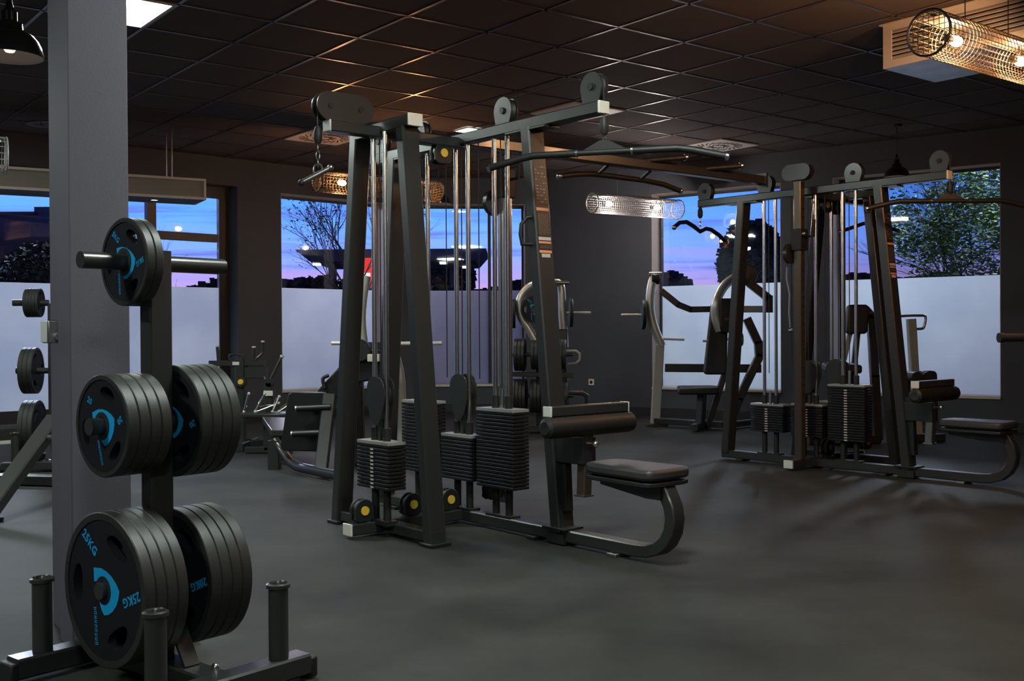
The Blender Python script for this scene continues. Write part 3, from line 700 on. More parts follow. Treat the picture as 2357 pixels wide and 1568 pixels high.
# hanging attachments
def hook(root, z0, z1, name='cable_stop'):
    MB().lathe([(.001, 0), (.014, .002), (.021, .02), (.021, .06), (.012, .085), (.001, .088)], (0, 0, z0), 16, closed=False).build(name, dull_m, root)
    n = max(2, int((z0 - z1) / .03)); h = (z0 - z1) / n; c = MB()
    for k in range(n):
        zc = z0 - h * (k + .5); a = 0 if k % 2 else pi / 2
        c.sweep([(.009 * cos(2 * pi * q / 10) * cos(a), .009 * cos(2 * pi * q / 10) * sin(a), zc + h * .62 * sin(2 * pi * q / 10)) for q in range(10)], circ(.0028, 6), closed=True)
    c.build('chain', chrome_m, root)
def lat_bar(label, x, y, ang, zc, ztop, K=1.0):
    t = thing('lat_bar', label, 'pull down bar', (x, y, 0), ang, 'lat bars hanging from the pulldown arms')
    MB().tube([(-.558 * K, 0, zc - .048), (-.40 * K, 0, zc - .010), (-.34 * K, 0, zc), (-.13, 0, zc)], .017, 12).build('bar_grip', vinyl_m, t)
    MB().tube([(.13, 0, zc), (.34 * K, 0, zc), (.40 * K, 0, zc - .010), (.558 * K, 0, zc - .048)], .017, 12).build('bar_grip', vinyl_m, t)
    MB().cyl((-.13, 0, zc), (.13, 0, zc), .0135, 12).build('bar_centre', dull_m, t)
    for s in (-1, 1):
        MB().cyl((s * .556 * K, 0, zc - .047), (s * .568 * K, 0, zc - .051), .02, 12).build('end_cap', chrome_m, t)
        MB().cyl((s * .125, 0, zc), (s * .135, 0, zc), .0195, 12).build('bar_collar', chrome_m, t)
    MB().prism([(-.10, zc + .012), (.10, zc + .012), (.02, zc + .055), (-.02, zc + .055)], 'Y', -.005, .005).build('bar_bracket', frame_m, t)
    hook(t, ztop - .09, zc + .055)
    return t
lx, ly = loc(C1, T1, 1.093, 0)
lat_bar('wide black rubber lat bar hanging from the front machine pulldown arm', lx, ly, R(-16), 1.862, 2.03)
lx, ly = loc(C2, T2, 1.093, 0)
lat_bar('wide lat bar hanging at the right edge from the farther machine', lx, ly, R(0), 1.895, 2.03)

lx, ly = loc(C2, T2, -1.012, 0)
cb = thing('curl_bar', 'wavy black curl bar hanging in front of the window from the farther machine', 'pull down bar', (lx, ly, 0), R(37))
MB().tube([(-.30, 0, 1.865), (-.24, 0, 1.905), (-.16, 0, 1.915), (-.08, 0, 1.885), (0, 0, 1.845), (.07, 0, 1.873), (.13, 0, 1.868), (.22, 0, 1.83), (.31, 0, 1.775)], .017, 12).build('bar', vinyl_m, cb)
for s, z in ((-.302, 1.863), (.312, 1.772)): MB().ball((s, 0, z), .021).build('end_cap', chrome_m, cb)
hook(cb, 1.955, 1.86)
lx, ly = loc(C2, T2, 0, .878)
vb = thing('handle_bar', 'short bent bar hanging behind the label covered leg of the farther machine', 'pull down bar', (lx, ly, 0), R(5))
MB().tube([(-.24, 0, 1.82), (-.05, 0, 1.885), (.0, 0, 1.89), (.05, 0, 1.885), (.24, 0, 1.83)], .015, 12).build('bar', vinyl_m, vb)
for s, z in ((-.242, 1.819), (.242, 1.829)): MB().ball((s, 0, z), .018).build('end_cap', chrome_m, vb)
hook(vb, 1.96, 1.90)
lx, ly = loc(C1, T1, 0, -.878)
sb = thing('single_handle', 'silver hand grip on a chain hanging from the left arm of the front machine', 'pull down handle', (lx, ly, 0), R(15))
hook(sb, 1.955, 1.845)
MB().sweep([(.022 * cos(2 * pi * q / 14), 0, 1.828 + .03 * sin(2 * pi * q / 14)) for q in range(14)], circ(.005, 6), closed=True).build('handle_ring', steel_m, sb)
MB().tube([(-.072, 0, 1.768), (.052, 0, 1.836)], .013, 12).build('grip', steel_m, sb)
for a in ((-.08, 0, 1.763), (.06, 0, 1.841)): MB().ball(a, .017).build('end_cap', steel_m if a[0] > 0 else dull_m, sb)

# ------------------------------------------------------------------ weight plates
def plate_mesh(r, th, kg, lettered=True):
    root = thing('weight_plate', 'plate', 'weight plate')
    outer_ = [(r * .988 * cos(2 * pi * k / 64), r * .988 * sin(2 * pi * k / 64)) for k in range(64)]
    hole = [(.0265 * cos(2 * pi * k / 24), .0265 * sin(2 * pi * k / 24)) for k in range(24)]
    grips = []
    for a0 in (60, -60, 180):
        g = []
        for k in range(24):
            t = 2 * pi * k / 24; rr = r * (.66 + .12 * sin(t)); aa = R(a0) + .40 * cos(t); g.append((rr * cos(aa), rr * sin(aa)))
        grips.append(g)
    M = Matrix.Rotation(pi / 2, 4, 'X')
    curve_obj('plate_body', [outer_, hole] + grips, th / 2 - .003, face_m, root, bevel=.0, M=M)
    # rubber tyre round the rim
    MB().lathe([(r * .96, -th / 2 + .004), (r * .90, -th / 2 + .002), (r * .90, -th / 2), (r - .0028, -th / 2), (r, -th / 2 + .0028), (r, th / 2 - .0028), (r - .0028, th / 2), (r * .90, th / 2), (r * .90, th / 2 - .002), (r * .96, th / 2 - .004)], n=64, axis='Y').build('rim', rubber_m, root)
    MB().lathe([(.0262, -th / 2 - .001), (.040, -th / 2 - .001), (.040, -th / 2 + .004), (.0262, -th / 2 + .004)], n=28, axis='Y').build('hub_ring', dull_m, root)
    if lettered:
        yf = -th / 2 + .0018
        E = [(-.24, .26), (-.06, .275), (.07, .25), (.19, .20), (.30, .125), (.38, .04), (.36, -.06), (.31, -.15), (.22, -.24), (.11, -.30), (.01, -.32), (-.06, -.25), (-.12, -.13),
             (-.04, -.16), (.05, -.165), (.12, -.12), (.165, -.04), (.165, .05), (.12, .12), (.03, .16), (-.07, .15), (-.15, .10), (-.23, .08)]
        sc = r if r > .16 else r * 1.25
        curve_obj('emblem', [[(a * sc, b * sc) for a, b in E]], .0006, blue_m, root, M=Matrix.Translation((0, yf, 0)) @ M)
        for cx, cz, rot, s in ((-.34, .57, -38, .17), (.66, -.02, 202, .17)):
            Mt = Matrix.Translation((cx * r, yf, cz * r)) @ M @ Matrix.Rotation(R(rot), 4, 'Z'); v, f = text_mesh(kg, s * r, Mt); F = MB(); F.add(v, f); F.build('weight_lettering', blue_m, root, smooth=False)
        wd = MB(); random.seed(11)
        Mt = Matrix.Translation((-.20 * r, yf, -.50 * r)) @ M @ Matrix.Rotation(R(-86), 4, 'Z')
        for k in range(9):       # short worn word, strokes only
            x0 = (-.25 + k * .056) * r
            for q in ((0, 0, .010, .07), (.026, 0, .036, .07), (.010, random.choice((0, .03, .06)), .026, None)):
                y1 = q[3] if q[3] else q[1] + .012
                wd.add([Mt @ Vector((x0 + q[0] * r, (q[1] - .035) * r, 0)), Mt @ Vector((x0 + q[2] * r, (q[1] - .035) * r, 0)), Mt @ Vector((x0 + q[2] * r, (y1 - .035) * r, 0)), Mt @ Vector((x0 + q[0] * r, (y1 - .035) * r, 0))], [(0, 1, 2, 3)])
        wd.build('rim_lettering', blue_m, root, smooth=False)
    return root
PROTO = {}
def plate(key, r, th, kg, pos, rz, label, group, spin=0):
    k = (key,)
    if k not in PROTO: o = plate_mesh(r, th, kg); PROTO[k] = o
    else: o = copy_tree(PROTO[k])
    o.location = pos; o.rotation_euler = (0, spin, rz)
    o['label'] = label; o['group'] = group; o['category'] = 'weight plate'
    return o
NUM = ['outermost', 'second from outside', 'third from outside', 'innermost']
def plate_rack(label, C, ang, pegL, rows, where):
    """ang: direction of the pegs; rows: (z, [left: (key,r,th,kg,n,start)], [right])"""
    t = thing('plate_rack', label, 'plate rack', (C[0], C[1], 0), ang)
    MB().beam((0, 0, .06), (0, 0, 1.275), .075, .060, side=(1, 0, 0)).build('post', frame_m, t)
    for s in (-1, 1):
        MB().beam((-.29, s * .31, .045), (.29, s * .31, .045), .075, .062).build('foot_beam', frame_m, t)
        for e_ in (-1, 1):
            MB().prism([(e_ * .288, -.039), (e_ * .288, .039), (e_ * .315, .039), (e_ * .315, -.039)], 'Z', .004, .065, (0, s * .31, 0)).build('end_cap', dull_m, t, bevel=.006)
            MB().lathe([(.024, 0), (.029, 0), (.029, .205), (.035, .208), (.035, .218), (.028, .222), (.024, .216)], (e_ * .2, s * .31, .077), 24).build('bar_holder', frame_m, t)
    MB().beam((0, -.31, .045), (0, .31, .045), .085, .06).build('cross_beam', frame_m, t)
    for s in (-1, 1): MB().beam((0, s * .17, .075), (0, s * .045, .26), .05, .012).build('gusset', frame_m, t)
    bo = MB()
    for s in (-1, 1): bo.ball((.03, s * .10 , .078), .012).ball((.03, s * .24, .078), .012)
    bo.build('bolt', chrome_m, t)
    for z, left, right in rows:
        for s in (-1, 1):
            MB().cyl((s * .035, 0, z), (s * (pegL if z > 1.1 else pegL - (.02 if z > .6 else .045)), 0, z), .0243, 24).build('peg', frame_m, t)
    ca, sa = cos(ang), sin(ang)
    for z, left, right in rows:
        for s, lst in ((-1, left), (1, right)):
            if not lst: continue
            key, r, th, kg, n, st, txt = lst; side = 'camera side' if s < 0 else 'far side'
            for k in range(n):
                d = s * (st + th * (k + .5)); o_ = n - 1 - k
                pos = (C[0] + ca * d, C[1] + sa * d, z - .0)
                nm = 'outermost' if o_ == 0 else ('innermost' if k == 0 and n > 1 else {1: 'second from the outside', 2: 'third from the outside', 3: 'fourth from the outside'}[o_])
                plate(key, r, th * .975, kg, pos, ang - pi / 2, '%s plate, %s on the %s' % (txt.split('|')[0], nm, txt.split('|')[1]), 'weight plates on the %s rack' % where, spin=R(random.choice((0, 12, -20, 100))) if (o_ and s < 0) or s > 0 else (R(-14) if key == 'b' else 0))
ang1 = R(50)
plate_rack('black plate rack with bumper plates in the left foreground', (-1.055, 3.17), ang1, .235,
    [(1.238, ('a', .128, .027, '5KG', 2, .05, 'small black|top left peg of the front rack'), None),
     (.768, ('b', .147, .034, '20', 4, .04, 'medium black|middle left peg of the front rack'), ('c', .168, .034, '20', 4, .045, 'medium black|middle right peg of the front rack')),
     (.300, ('d', .222, .034, '25KG', 4, .04, 'large black|bottom left peg of the front rack'), ('e', .205, .036, '20KG', 4, .045, 'large black|bottom right peg of the front rack'))], 'front')
plate_rack('distant plate rack half hidden behind the grey pillar', (-3.58, 8.35), R(8), .30,
    [(1.28, ('f', .112, .022, '5KG', 5, .09, 'small|top left peg of the distant rack'), ('g', .112, .022, '5KG', 3, .05, 'small|top right peg of the distant rack')),
     (.752, ('h', .180, .034, '10KG', 3, .12, 'medium|middle left peg of the distant rack'), ('i', .18, .034, '10KG', 2, .05, 'medium|middle right peg of the distant rack')),
     (.300, ('j', .220, .036, '25KG', 3, .11, 'large|bottom left peg of the distant rack'), ('k', .22, .036, '25KG', 2, .05, 'large|bottom right peg of the distant rack'))], 'distant')

# dispenser on the pillar
dp = thing('dispenser', 'white box dispenser fixed to the left side of the grey pillar', 'dispenser', (pa.x, pa.y, 0), R(36))
MB().box(-.03, .028, .17, .26, 1.0, 1.078).build('body', steel_m, dp, bevel=.005)
MB().box(-.034, -.03, .172, .258, 1.003, 1.075).build('cover', white_m, dp, bevel=.0015)
MB().cyl((.0, .17, 1.022), (.0, .15, 1.022), .012, 12).build('knob', steel_m, dp)

# wall socket
q = MR + dR * .727
so = thing('wall_socket', 'cream wall socket low on the dark wall right of the storage machine', 'socket', (q.x, q.y, .39), aR)
MB().box(-.04, .04, -.010, 0, -.04, .04).build('cover_plate', cap_m, so, bevel=.004)
MB().lathe([(.001, -.0115), (.02, -.0115), (.022, -.010), (.001, -.010)], (0, 0, 0), 18, 'Y').build('socket_hole', slot_m, so)

# ------------------------------------------------------------------ machines along the walls
def T(root, path, r, name, m, n=14, bev=0):
    l = root.location; return MB().tube([(p[0] - l.x, p[1] - l.y, p[2]) for p in path], r, n).build(name, m, root)
def Bm(root, A, B, w, h, name, m, side=None):
    l = root.location; f = lambda p: (p[0] - l.x, p[1] - l.y, p[2])
    return MB().beam(f(A), f(B), w, h, side).build(name, m, root)
def smooth_path(P, n=4):
    P = [Vector(p) for p in P]; out = []
    for i in range(len(P) - 1):
        p0 = P[max(i - 1, 0)]; p1 = P[i]; p2 = P[i + 1]; p3 = P[min(i + 2, len(P) - 1)]
        for k in range(n):
            t = k / n; out.append(.5 * ((2 * p1) + (p2 - p0) * t + (2 * p0 - 5 * p1 + 4 * p2 - p3) * t * t + (3 * p1 - p0 - 3 * p2 + p3) * t ** 3))
    out.append(P[-1]); return out
def disc(root, c, r, th, name, m, axis='X'):
    l = root.location; return MB().lathe([(.001, -th / 2), (r - .006, -th / 2), (r, -th / 2 + .006), (r, th / 2 - .006), (r - .006, th / 2), (.001, th / 2)], (c[0] - l.x, c[1] - l.y, c[2]), 28, axis).build(name, m, root)
def slab(root, P, thick, name, m, bevel=.01, d=(0, 1, 0)):
    """quad or polygon panel given by 3-D corners, thickened along d"""
    l = root.location; n = len(P); D = Vector(d).normalized() * thick
    A = [Vector((p[0] - l.x, p[1] - l.y, p[2])) for p in P]
    return MB().add(A + [a + D for a in A], [tuple(range(n)), tuple(range(2 * n - 1, n - 1, -1))] + [(k, n + k, n + (k + 1) % n, (k + 1) % n) for k in range(n)]).build(name, m, root, bevel=bevel)

# chest press before the right window
m2 = thing('chest_press_machine', 'plate loaded press with silver curved arms and tall backrest before the right window', 'exercise machine', (2.0, 11.4, 0))
T(m2, smooth_path([(1.557, 11.6, 1.647), (1.514, 11.6, 1.515), (1.499, 11.6, 1.327), (1.530, 11.6, 1.115), (1.625, 11.6, .87)]), .048, 'press_arm', silver_m)
T(m2, [(1.49, 11.6, 1.648), (1.63, 11.6, 1.648)], .026, 'pivot_bolt', steel_m, 18)
disc(m2, (1.56, 11.6, 1.60), .06, .09, 'pivot', dull_m)
Bm(m2, (1.60, 11.6, .88), (1.55, 11.6, .03), .10, .07, 'front_leg', leg_grey_m, side=(1, 0, 0))
slab(m2, [(1.45, 11.53, 0.0), (1.68, 11.53, 0.0), (1.68, 11.53, .022), (1.45, 11.53, .022)], .16, 'foot_plate', dull_m, bevel=.004)
T(m2, [(1.187, 11.6, 1.211), (1.47, 11.6, 1.210)], .013, 'weight_horn', horn_m); disc(m2, (1.425, 11.6, 1.21), .16, .04, 'horn_stop', dull_m)
T(m2, [(1.62, 11.6, .949), (1.87, 11.6, .938)], .013, 'weight_horn', horn_m)
T(m2, [(2.00, 11.2, .925), (2.33, 11.2, .947)], .013, 'weight_horn', horn_m); disc(m2, (2.40, 11.2, .94), .07, .03, 'horn_stop', steel_m)
for a, b_ in (((1.62, 11.6, 1.47), (1.81, 11.6, 1.316)), ((1.80, 11.6, 1.32), (1.945, 11.6, 1.262)), ((1.93, 11.6, 1.265), (2.16, 11.6, 1.267))): Bm(m2, a, b_, .055, .065, 'cross_arm', frame_m)
T(m2, smooth_path([(2.50, 11.4, 1.66), (2.40, 11.36, 1.61), (2.26, 11.3, 1.52), (2.15, 11.2, 1.36), (2.135, 11.2, 1.19), (2.18, 11.2, 1.03)]), .050, 'press_arm', silver_m)
disc(m2, (2.50, 11.38, 1.62), .11, .09, 'pivot', frame_m, 'Y')
slab(m2, [(2.17, 11.13, 1.37), (2.38, 11.13, 1.37), (2.38, 11.13, 1.05), (2.35, 11.13, 1.01), (2.20, 11.13, 1.01), (2.17, 11.13, 1.05)], .09, 'linkage_cover', dull_m, .012)
slab(m2, [(2.22, 11.125, 1.14), (2.36, 11.125, 1.14), (2.36, 11.125, 1.17), (2.22, 11.125, 1.17)], .004, 'label_plate', bronze_m, 0)
for a, b_ in (((2.50, 11.25, 1.53), (2.70, 11.25, 1.37)), ((2.70, 11.25, 1.40), (2.70, 11.25, 1.22)), ((2.46, 11.2, 1.16), (2.58, 11.2, .90)), ((2.58, 11.2, .92), (2.59, 11.2, .76)), ((2.60, 11.2, .78), (2.37, 11.2, .31)), ((2.38, 11.2, .33), (2.26, 11.2, .03))): Bm(m2, a, b_, .07, .085, 'frame_tube', frame_m, side=(0, 1, 0))
Bm(m2, (2.38, 11.25, 1.258), (2.69, 11.25, 1.256), .06, .07, 'cross_arm', leg_grey_m)
slab(m2, [(2.125, 11.25, 1.33), (2.262, 11.25, 1.33), (2.285, 11.25, 1.30), (2.235, 11.12, .60), (2.21, 11.12, .575), (2.02, 11.12, .575), (1.995, 11.12, .60), (2.10, 11.25, 1.30)], .07, 'backrest', vinyl_m, .02)
slab(m2, [(1.70, 10.95, .375), (2.12, 10.95, .375), (2.17, 11.25, .385), (2.12, 11.35, .385), (1.75, 11.35, .385)], .07, 'seat', vinyl_m, .02, d=(0, 0, 1))
Bm(m2, (1.95, 11.12, .03), (1.98, 11.15, .375), .08, .08, 'seat_post', frame_m)
Bm(m2, (2.05, 11.22, .03), (2.25, 11.25, .62), .06, .06, 'frame_tube', frame_m, side=(0, 1, 0))
Bm(m2, (1.66, 11.6, .633), (2.69, 11.55, .621), .05, .09, 'rear_bar', frame_m)
for a, b_ in (((1.55, 11.6, .06), (2.2, 11.15, .05)), ((1.85, 10.9, .045), (2.10, 11.5, .045)), ((2.24, 11.16, .05), (2.62, 11.5, .05))): Bm(m2, a, b_, .08, .06, 'floor_beam', frame_m)

# storage machine with plates before the corner
m1 = thing('row_machine', 'plate loaded machine with silver curved arms and stored plates by the corner wall', 'exercise machine', (.40, 11.0, 0))
T(m1, smooth_path([(.40, 11.0, 1.545), (.28, 11.0, 1.535), (.166, 11.0, 1.485), (.085, 11.0, 1.364), (.090, 11.0, 1.20), (.18, 11.0, 1.05), (.25, 11.0, .92)]), .042, 'lever_arm', silver_m)
T(m1, smooth_path([(.40, 11.15, 1.54), (.50, 11.2, 1.535), (.525, 11.2, 1.42), (.53, 11.2, 1.20), (.545, 11.2, 1.0), (.55, 11.2, .87)]), .043, 'lever_arm', silver_m)
T(m1, [(.44, 11.16, 1.545), (.60, 11.16, 1.545)], .022, 'pivot_bolt', steel_m, 18)
slab(m1, [(.235, 11.09, 1.06), (.58, 11.09, 1.06), (.56, 11.09, .02), (.25, 11.09, .02)], .08, 'centre_column', frame_m, .012)
T(m1, [(.55, 11.2, 1.231), (.828, 11.2, 1.229)], .014, 'weight_horn', horn_m); T(m1, [(-.126, 11.0, 1.222), (.12, 11.0, 1.222)], .013, 'weight_horn', horn_m)
disc(m1, (.62, 11.2, 1.23), .15, .035, 'horn_stop', dull_m); disc(m1, (.02, 11.0, 1.22), .15, .035, 'horn_stop', dull_m)
T(m1, [(.50, 11.0, .834), (.66, 11.0, .833), (.695, 11.0, .805), (.695, 11.0, .74), (.66, 11.0, .708), (.50, 11.0, .695)], .013, 'handle', white_m)
for z in (.80, .38): T(m1, [(-.02, 10.9, z), (.62, 10.86, z)], .02, 'storage_peg', frame_m)
Bm(m1, (-.05, 10.88, .605), (.62, 10.86, .59), .07, .05, 'cross_arm', frame_m)
T(m1, [(.50, 11.0, .400), (.72, 11.0, .399), (.765, 11.0, .37), (.785, 11.0, .03)], .024, 'foot_rail', frame_m)
for x in (.35, .62): T(m1, [(x, 10.86, .02), (x, 10.86, .24)], .03, 'bar_holder', dull_m)
Bm(m1, (.0, 10.9, .04), (.82, 10.9, .04), .09, .06, 'floor_beam', frame_m)
Bm(m1, (.4, 10.75, .04), (.4, 11.6, .04), .09, .06, 'floor_beam', frame_m)
for (z, x0, n, nm) in ((.80, .045, 3, 'left middle'), (.38, .02, 4, 'left lower')):
    for k in range(n):
        plate('l' + str(z), .165 if z > .5 else .175, .034, '20KG', (x0 + .036 * k, 10.896 - .002 * k, z), R(-90 + 180) if False else R(84), 'black plate on the %s peg of the corner row machine, %s from the left' % (nm, ['first', 'second', 'third', 'fourth'][k]), 'plates on the storage machine')
for (z, x0, n, nm) in ((.80, .215, 2, 'centre middle'), (.38, .205, 3, 'centre lower'), (.80, .50, 2, 'right middle'), (.38, .48, 3, 'right lower')):
    for k in range(n):
        plate('m' + str(z), .150 if z > .5 else .17, .034, '20KG', (x0 + .036 * k, 10.885 - .002 * k, z), R(84), 'black plate on the %s peg of the corner row machine, %s from the left' % (nm, ['first', 'second', 'third', 'fourth'][k]), 'plates on the storage machine')
pt_ = plate('m.8', .15, .034, '20KG', (.235, 10.92, 1.262), R(-20), 'single black plate hung inside the left silver arm, blue emblem showing', 'plates on the storage machine')

# abdominal seat machine behind the farther cable machine
m3 = thing('torso_machine', 'seated machine with square head pad seen through the farther cable machine rods', 'exercise machine', (3.0, 9.7, 0))
slab(m3, [(3.045, 9.6, 1.26), (3.195, 9.6, 1.26), (3.215, 9.6, 1.235), (3.20, 9.6, 1.02), (3.18, 9.6, .995), (3.03, 9.6, .995), (3.012, 9.6, 1.02), (3.025, 9.6, 1.235)], .09, 'head_pad', vinyl_m, .02)
for a, b_ in (((3.20, 9.7, 1.22), (3.265, 9.7, 1.15)), ((3.26, 9.7, 1.17), (3.29, 9.7, .60)), ((3.29, 9.7, .62), (3.32, 9.7, .03))): Bm(m3, a, b_, .07, .075, 'rear_frame', frame_m, side=(0, 1, 0))
T(m3, [(3.25, 9.62, 1.15), (3.30, 9.62, 1.15), (3.33, 9.62, 1.12), (3.325, 9.62, .95)], .014, 'handle', dull_m)
T(m3, [(3.27, 9.62, 1.18), (3.31, 9.62, 1.24)], .010, 'chrome_pin', chrome_m)
Bm(m3, (3.06, 9.68, 1.0), (2.99, 9.68, .70), .045, .03, 'pad_post', leg_grey_m, side=(1, 0, 0))
Bm(m3, (3.14, 9.72, 1.0), (3.08, 9.72, .40), .05, .04, 'pad_post', frame_m, side=(1, 0, 0))
slab(m3, [(2.73, 9.3, .66), (3.05, 9.3, .65), (3.08, 9.6, .66), (2.78, 9.6, .67)], .075, 'seat', vinyl_m, .02, d=(0, 0, 1))
Bm(m3, (2.90, 9.45, .03), (2.93, 9.5, .65), .10, .08, 'seat_post', frame_m)
slab(m3, [(2.70, 9.62, .03), (3.25, 9.62, .03), (3.10, 9.62, .68), (2.95, 9.62, .60)], .05, 'side_shroud', dull_m, .01)
Bm(m3, (2.65, 9.6, .04), (3.33, 9.7, .04), .09, .07, 'floor_beam', frame_m)

m4 = thing('leg_machine', 'machine with silver upright and loop handle right of the farther cable machine leg', 'exercise machine', (3.65, 9.8, 0))
Bm(m4, (3.66, 9.8, 1.13), (3.72, 9.8, .03), .075, .07, 'upright', leg_grey_m, side=(1, 0, 0))
T(m4, smooth_path([(3.55, 9.78, 1.155), (3.74, 9.78, 1.16), (3.785, 9.78, 1.145), (3.77, 9.78, 1.055), (3.74, 9.78, 1.038), (3.66, 9.78, 1.04)], 3), .012, 'loop_handle', steel_m)
for p in ((3.60, 9.6, .60), (3.71, 9.62, .60)): disc(m4, p, .055, .22, 'foot_roller', vinyl_m, 'Y')
T(m4, smooth_path([(3.70, 9.6, .645), (3.78, 9.6, .645), (3.80, 9.6, .62), (3.80, 9.6, .54)], 3), .016, 'grip', dull_m)
slab(m4, [(3.54, 9.7, .62), (3.50, 9.7, .45), (3.44, 9.7, .03), (3.62, 9.7, .03), (3.62, 9.7, .62)], .05, 'side_shroud', bronze_m, .01)
Bm(m4, (3.42, 9.72, .04), (3.95, 9.80, .04), .09, .07, 'floor_beam', frame_m)

# sled machine behind the front cable machine
lp = thing('sled_press', 'black plate loaded press with square side panel standing left of the front cable machine', 'exercise machine', (-1.4, 7.9, 0))
T(lp, smooth_path([(-1.130, 8.32, 1.47), (-1.157, 8.3, 1.29), (-1.168, 8.3, 1.12), (-1.150, 8.3, .93)]), .034, 'lever_arm', leg_grey_m)
T(lp, smooth_path([(-.953, 8.3, 1.47), (-.955, 8.3, 1.25), (-.925, 8.3, .92), (-.870, 8.3, .65), (-.860, 8.3, .05)]), .040, 'lever_arm', leg_grey_m)
T(lp, [(-1.385, 8.2, .954), (-1.13, 8.2, .952)], .016, 'weight_horn', horn_m); T(lp, [(-.86, 8.2, .946), (-.538, 8.2, .949)], .016, 'weight_horn', horn_m)
slab(lp, [(-1.52, 8.0, .54), (-1.31, 8.0, .765), (-1.14, 8.0, .90), (-1.0, 8.0, .90), (-.935, 8.0, .83), (-.935, 8.0, .69), (-1.14, 8.0, .66), (-1.17, 8.0, .54)], .10, 'shroud', dark_m, .012)
disc(lp, (-1.14, 7.97, .90), .085, .05, 'pulley_disc', frame_m, 'Y'); Bm(lp, (-1.14, 8.05, .76), (-1.14, 8.05, .93), .05, .05, 'disc_bracket', frame_m)
slab(lp, [(-1.075, 7.93, .815), (-.985, 7.93, .815), (-.985, 7.93, .872), (-1.075, 7.93, .872)], .10, 'end_block', cap_m, .006)
slab(lp, [(-1.625, 7.86, .60), (-1.36, 7.80, .60), (-1.335, 7.80, .575), (-1.385, 7.80, .19), (-1.42, 7.80, .165), (-1.685, 7.86, .165), (-1.71, 7.86, .19), (-1.65, 7.86, .58)], .05, 'side_panel', dark_m, .008)
for z, x in ((.484, -1.565), (.30, -1.598)):
    o = T(lp, [(x, 7.74, z), (x + .25, 7.74, z + .01)], .025, 'storage_peg', dark_m); l = lp.location
    MB().cyl((x - l.x - .006, 7.74 - l.y, z), (x - l.x + .002, 7.74 - l.y, z), .026, 16).build('peg_end', steel_m, o)
    Bm(lp, (x + .12, 7.74, z), (x + .12, 7.82, z), .04, .04, 'peg_mount', dark_m)
T(lp, smooth_path([(-1.805, 8.10, .22), (-1.74, 8.05, .15), (-1.63, 7.90, .07), (-1.52, 7.76, .05), (-1.115, 7.25, .05)], 5), .036, 'floor_tube', frame_m)
Bm(lp, (-1.33, 7.80, .58), (-1.37, 7.62, .03), .09, .07, 'support_leg', frame_m, side=(1, 0, 0))
Bm(lp, (-1.806, 8.1, .0), (-1.806, 8.1, .22), .09, .09, 'rear_foot', frame_m)
Bm(lp, (-1.20, 8.3, .03), (-1.21, 8.3, .75), .11, .10, 'upright', frame_m)
T(lp, smooth_path([(-1.40, 7.98, .62), (-1.415, 7.98, .69), (-1.37, 7.98, .715)], 3), .014, 'grip', dull_m)
Bm(lp, (-1.15, 8.2, .93), (-.93, 8.2, .93), .06, .06, 'cross_arm', frame_m)
Bm(lp, (-1.3, 8.3, .04), (-.8, 8.3, .04), .1, .07, 'floor_beam', frame_m)
slab(lp, [(-2.05, 8.75, .30), (-1.72, 8.62, .30), (-1.62, 8.2, .24), (-1.85, 8.2, .24)], .05, 'platform', frame_m, .006, d=(0, 0, 1))
Bm(lp, (-1.85, 8.5, .02), (-1.85, 8.5, .30), .09, .09, 'platform_leg', frame_m)

# attachment stand
at = thing('attachment_stand', 'black stand with upright handles and a tray of chrome cable attachments by the corner', 'equipment stand', (-2.4, 9.6, 0))
Bm(at, (-2.44, 9.6, .02), (-2.44, 9.6, .80), .08, .08, 'post', frame_m)
Bm(at, (-2.72, 9.6, .765), (-2.22, 9.6, .765), .05, .05, 'top_bar', frame_m)
Bm(at, (-2.50, 9.6, .68), (-2.20, 9.6, .68), .05, .10, 'lower_bar', frame_m)
T(at, smooth_path([(-2.53, 9.58, .79), (-2.53, 9.58, .84), (-2.42, 9.58, .84), (-2.42, 9.58, .79)], 3), .010, 'hoop', dull_m)
for x0, x1, z0, z1 in ((-2.648, -2.638, .916, .78), (-2.32, -2.325, .906, .79), (-2.238, -2.239, .955, .86)):
    o = T(at, [(x1, 9.6, z1), (x0, 9.6, z0)], .014, 'handle', dull_m); l = at.location
    MB().cyl((x0 - l.x, 0, z0 - .002), (x0 - l.x, 0, z0 + .012), .017, 12).build('handle_tip', white_m, o)
T(at, smooth_path([(-2.239, 9.6, .86), (-2.274, 9.6, .82), (-2.385, 9.6, .74), (-2.42, 9.6, .66)], 3), .011, 'curved_arm', bronze_m)
slab(at, [(-2.50, 9.55, .75), (-2.44, 9.55, .75), (-2.44, 9.55, .78), (-2.50, 9.55, .78)], .006, 'label_plate', cap_m, 0)
disc(at, (-2.42, 9.54, .60), .05, .03, 'pulley', dull_m, 'Y'); disc(at, (-2.42, 9.52, .60), .026, .02, 'yellow_cap', yellow_m, 'Y')
Bm(at, (-2.60, 9.6, .04), (-2.1, 9.6, .04), .1, .07, 'floor_beam', frame_m)
Bm(at, (-2.40, 9.3, .04), (-2.40, 9.9, .04), .1, .07, 'floor_beam', frame_m)
tr = thing('attachment_rack', 'low black tray stand piled with chrome bars left of the square panel', 'equipment stand', (-2.1, 9.2, 0))
slab(tr, [(-2.34, 9.05, .32), (-1.82, 9.05, .32), (-1.82, 9.35, .32), (-2.34, 9.35, .32)], .03, 'tray', frame_m, .006, d=(0, 0, 1))
Bm(tr, (-2.10, 9.2, .03), (-2.10, 9.2, .32), .08, .08, 'tray_leg', frame_m); Bm(tr, (-2.3, 9.2, .03), (-1.9, 9.2, .03), .08, .05, 'tray_base', frame_m)
Bm(tr, (-2.12, 9.3, .34), (-2.12, 9.3, .60), .07, .07, 'post', frame_m)
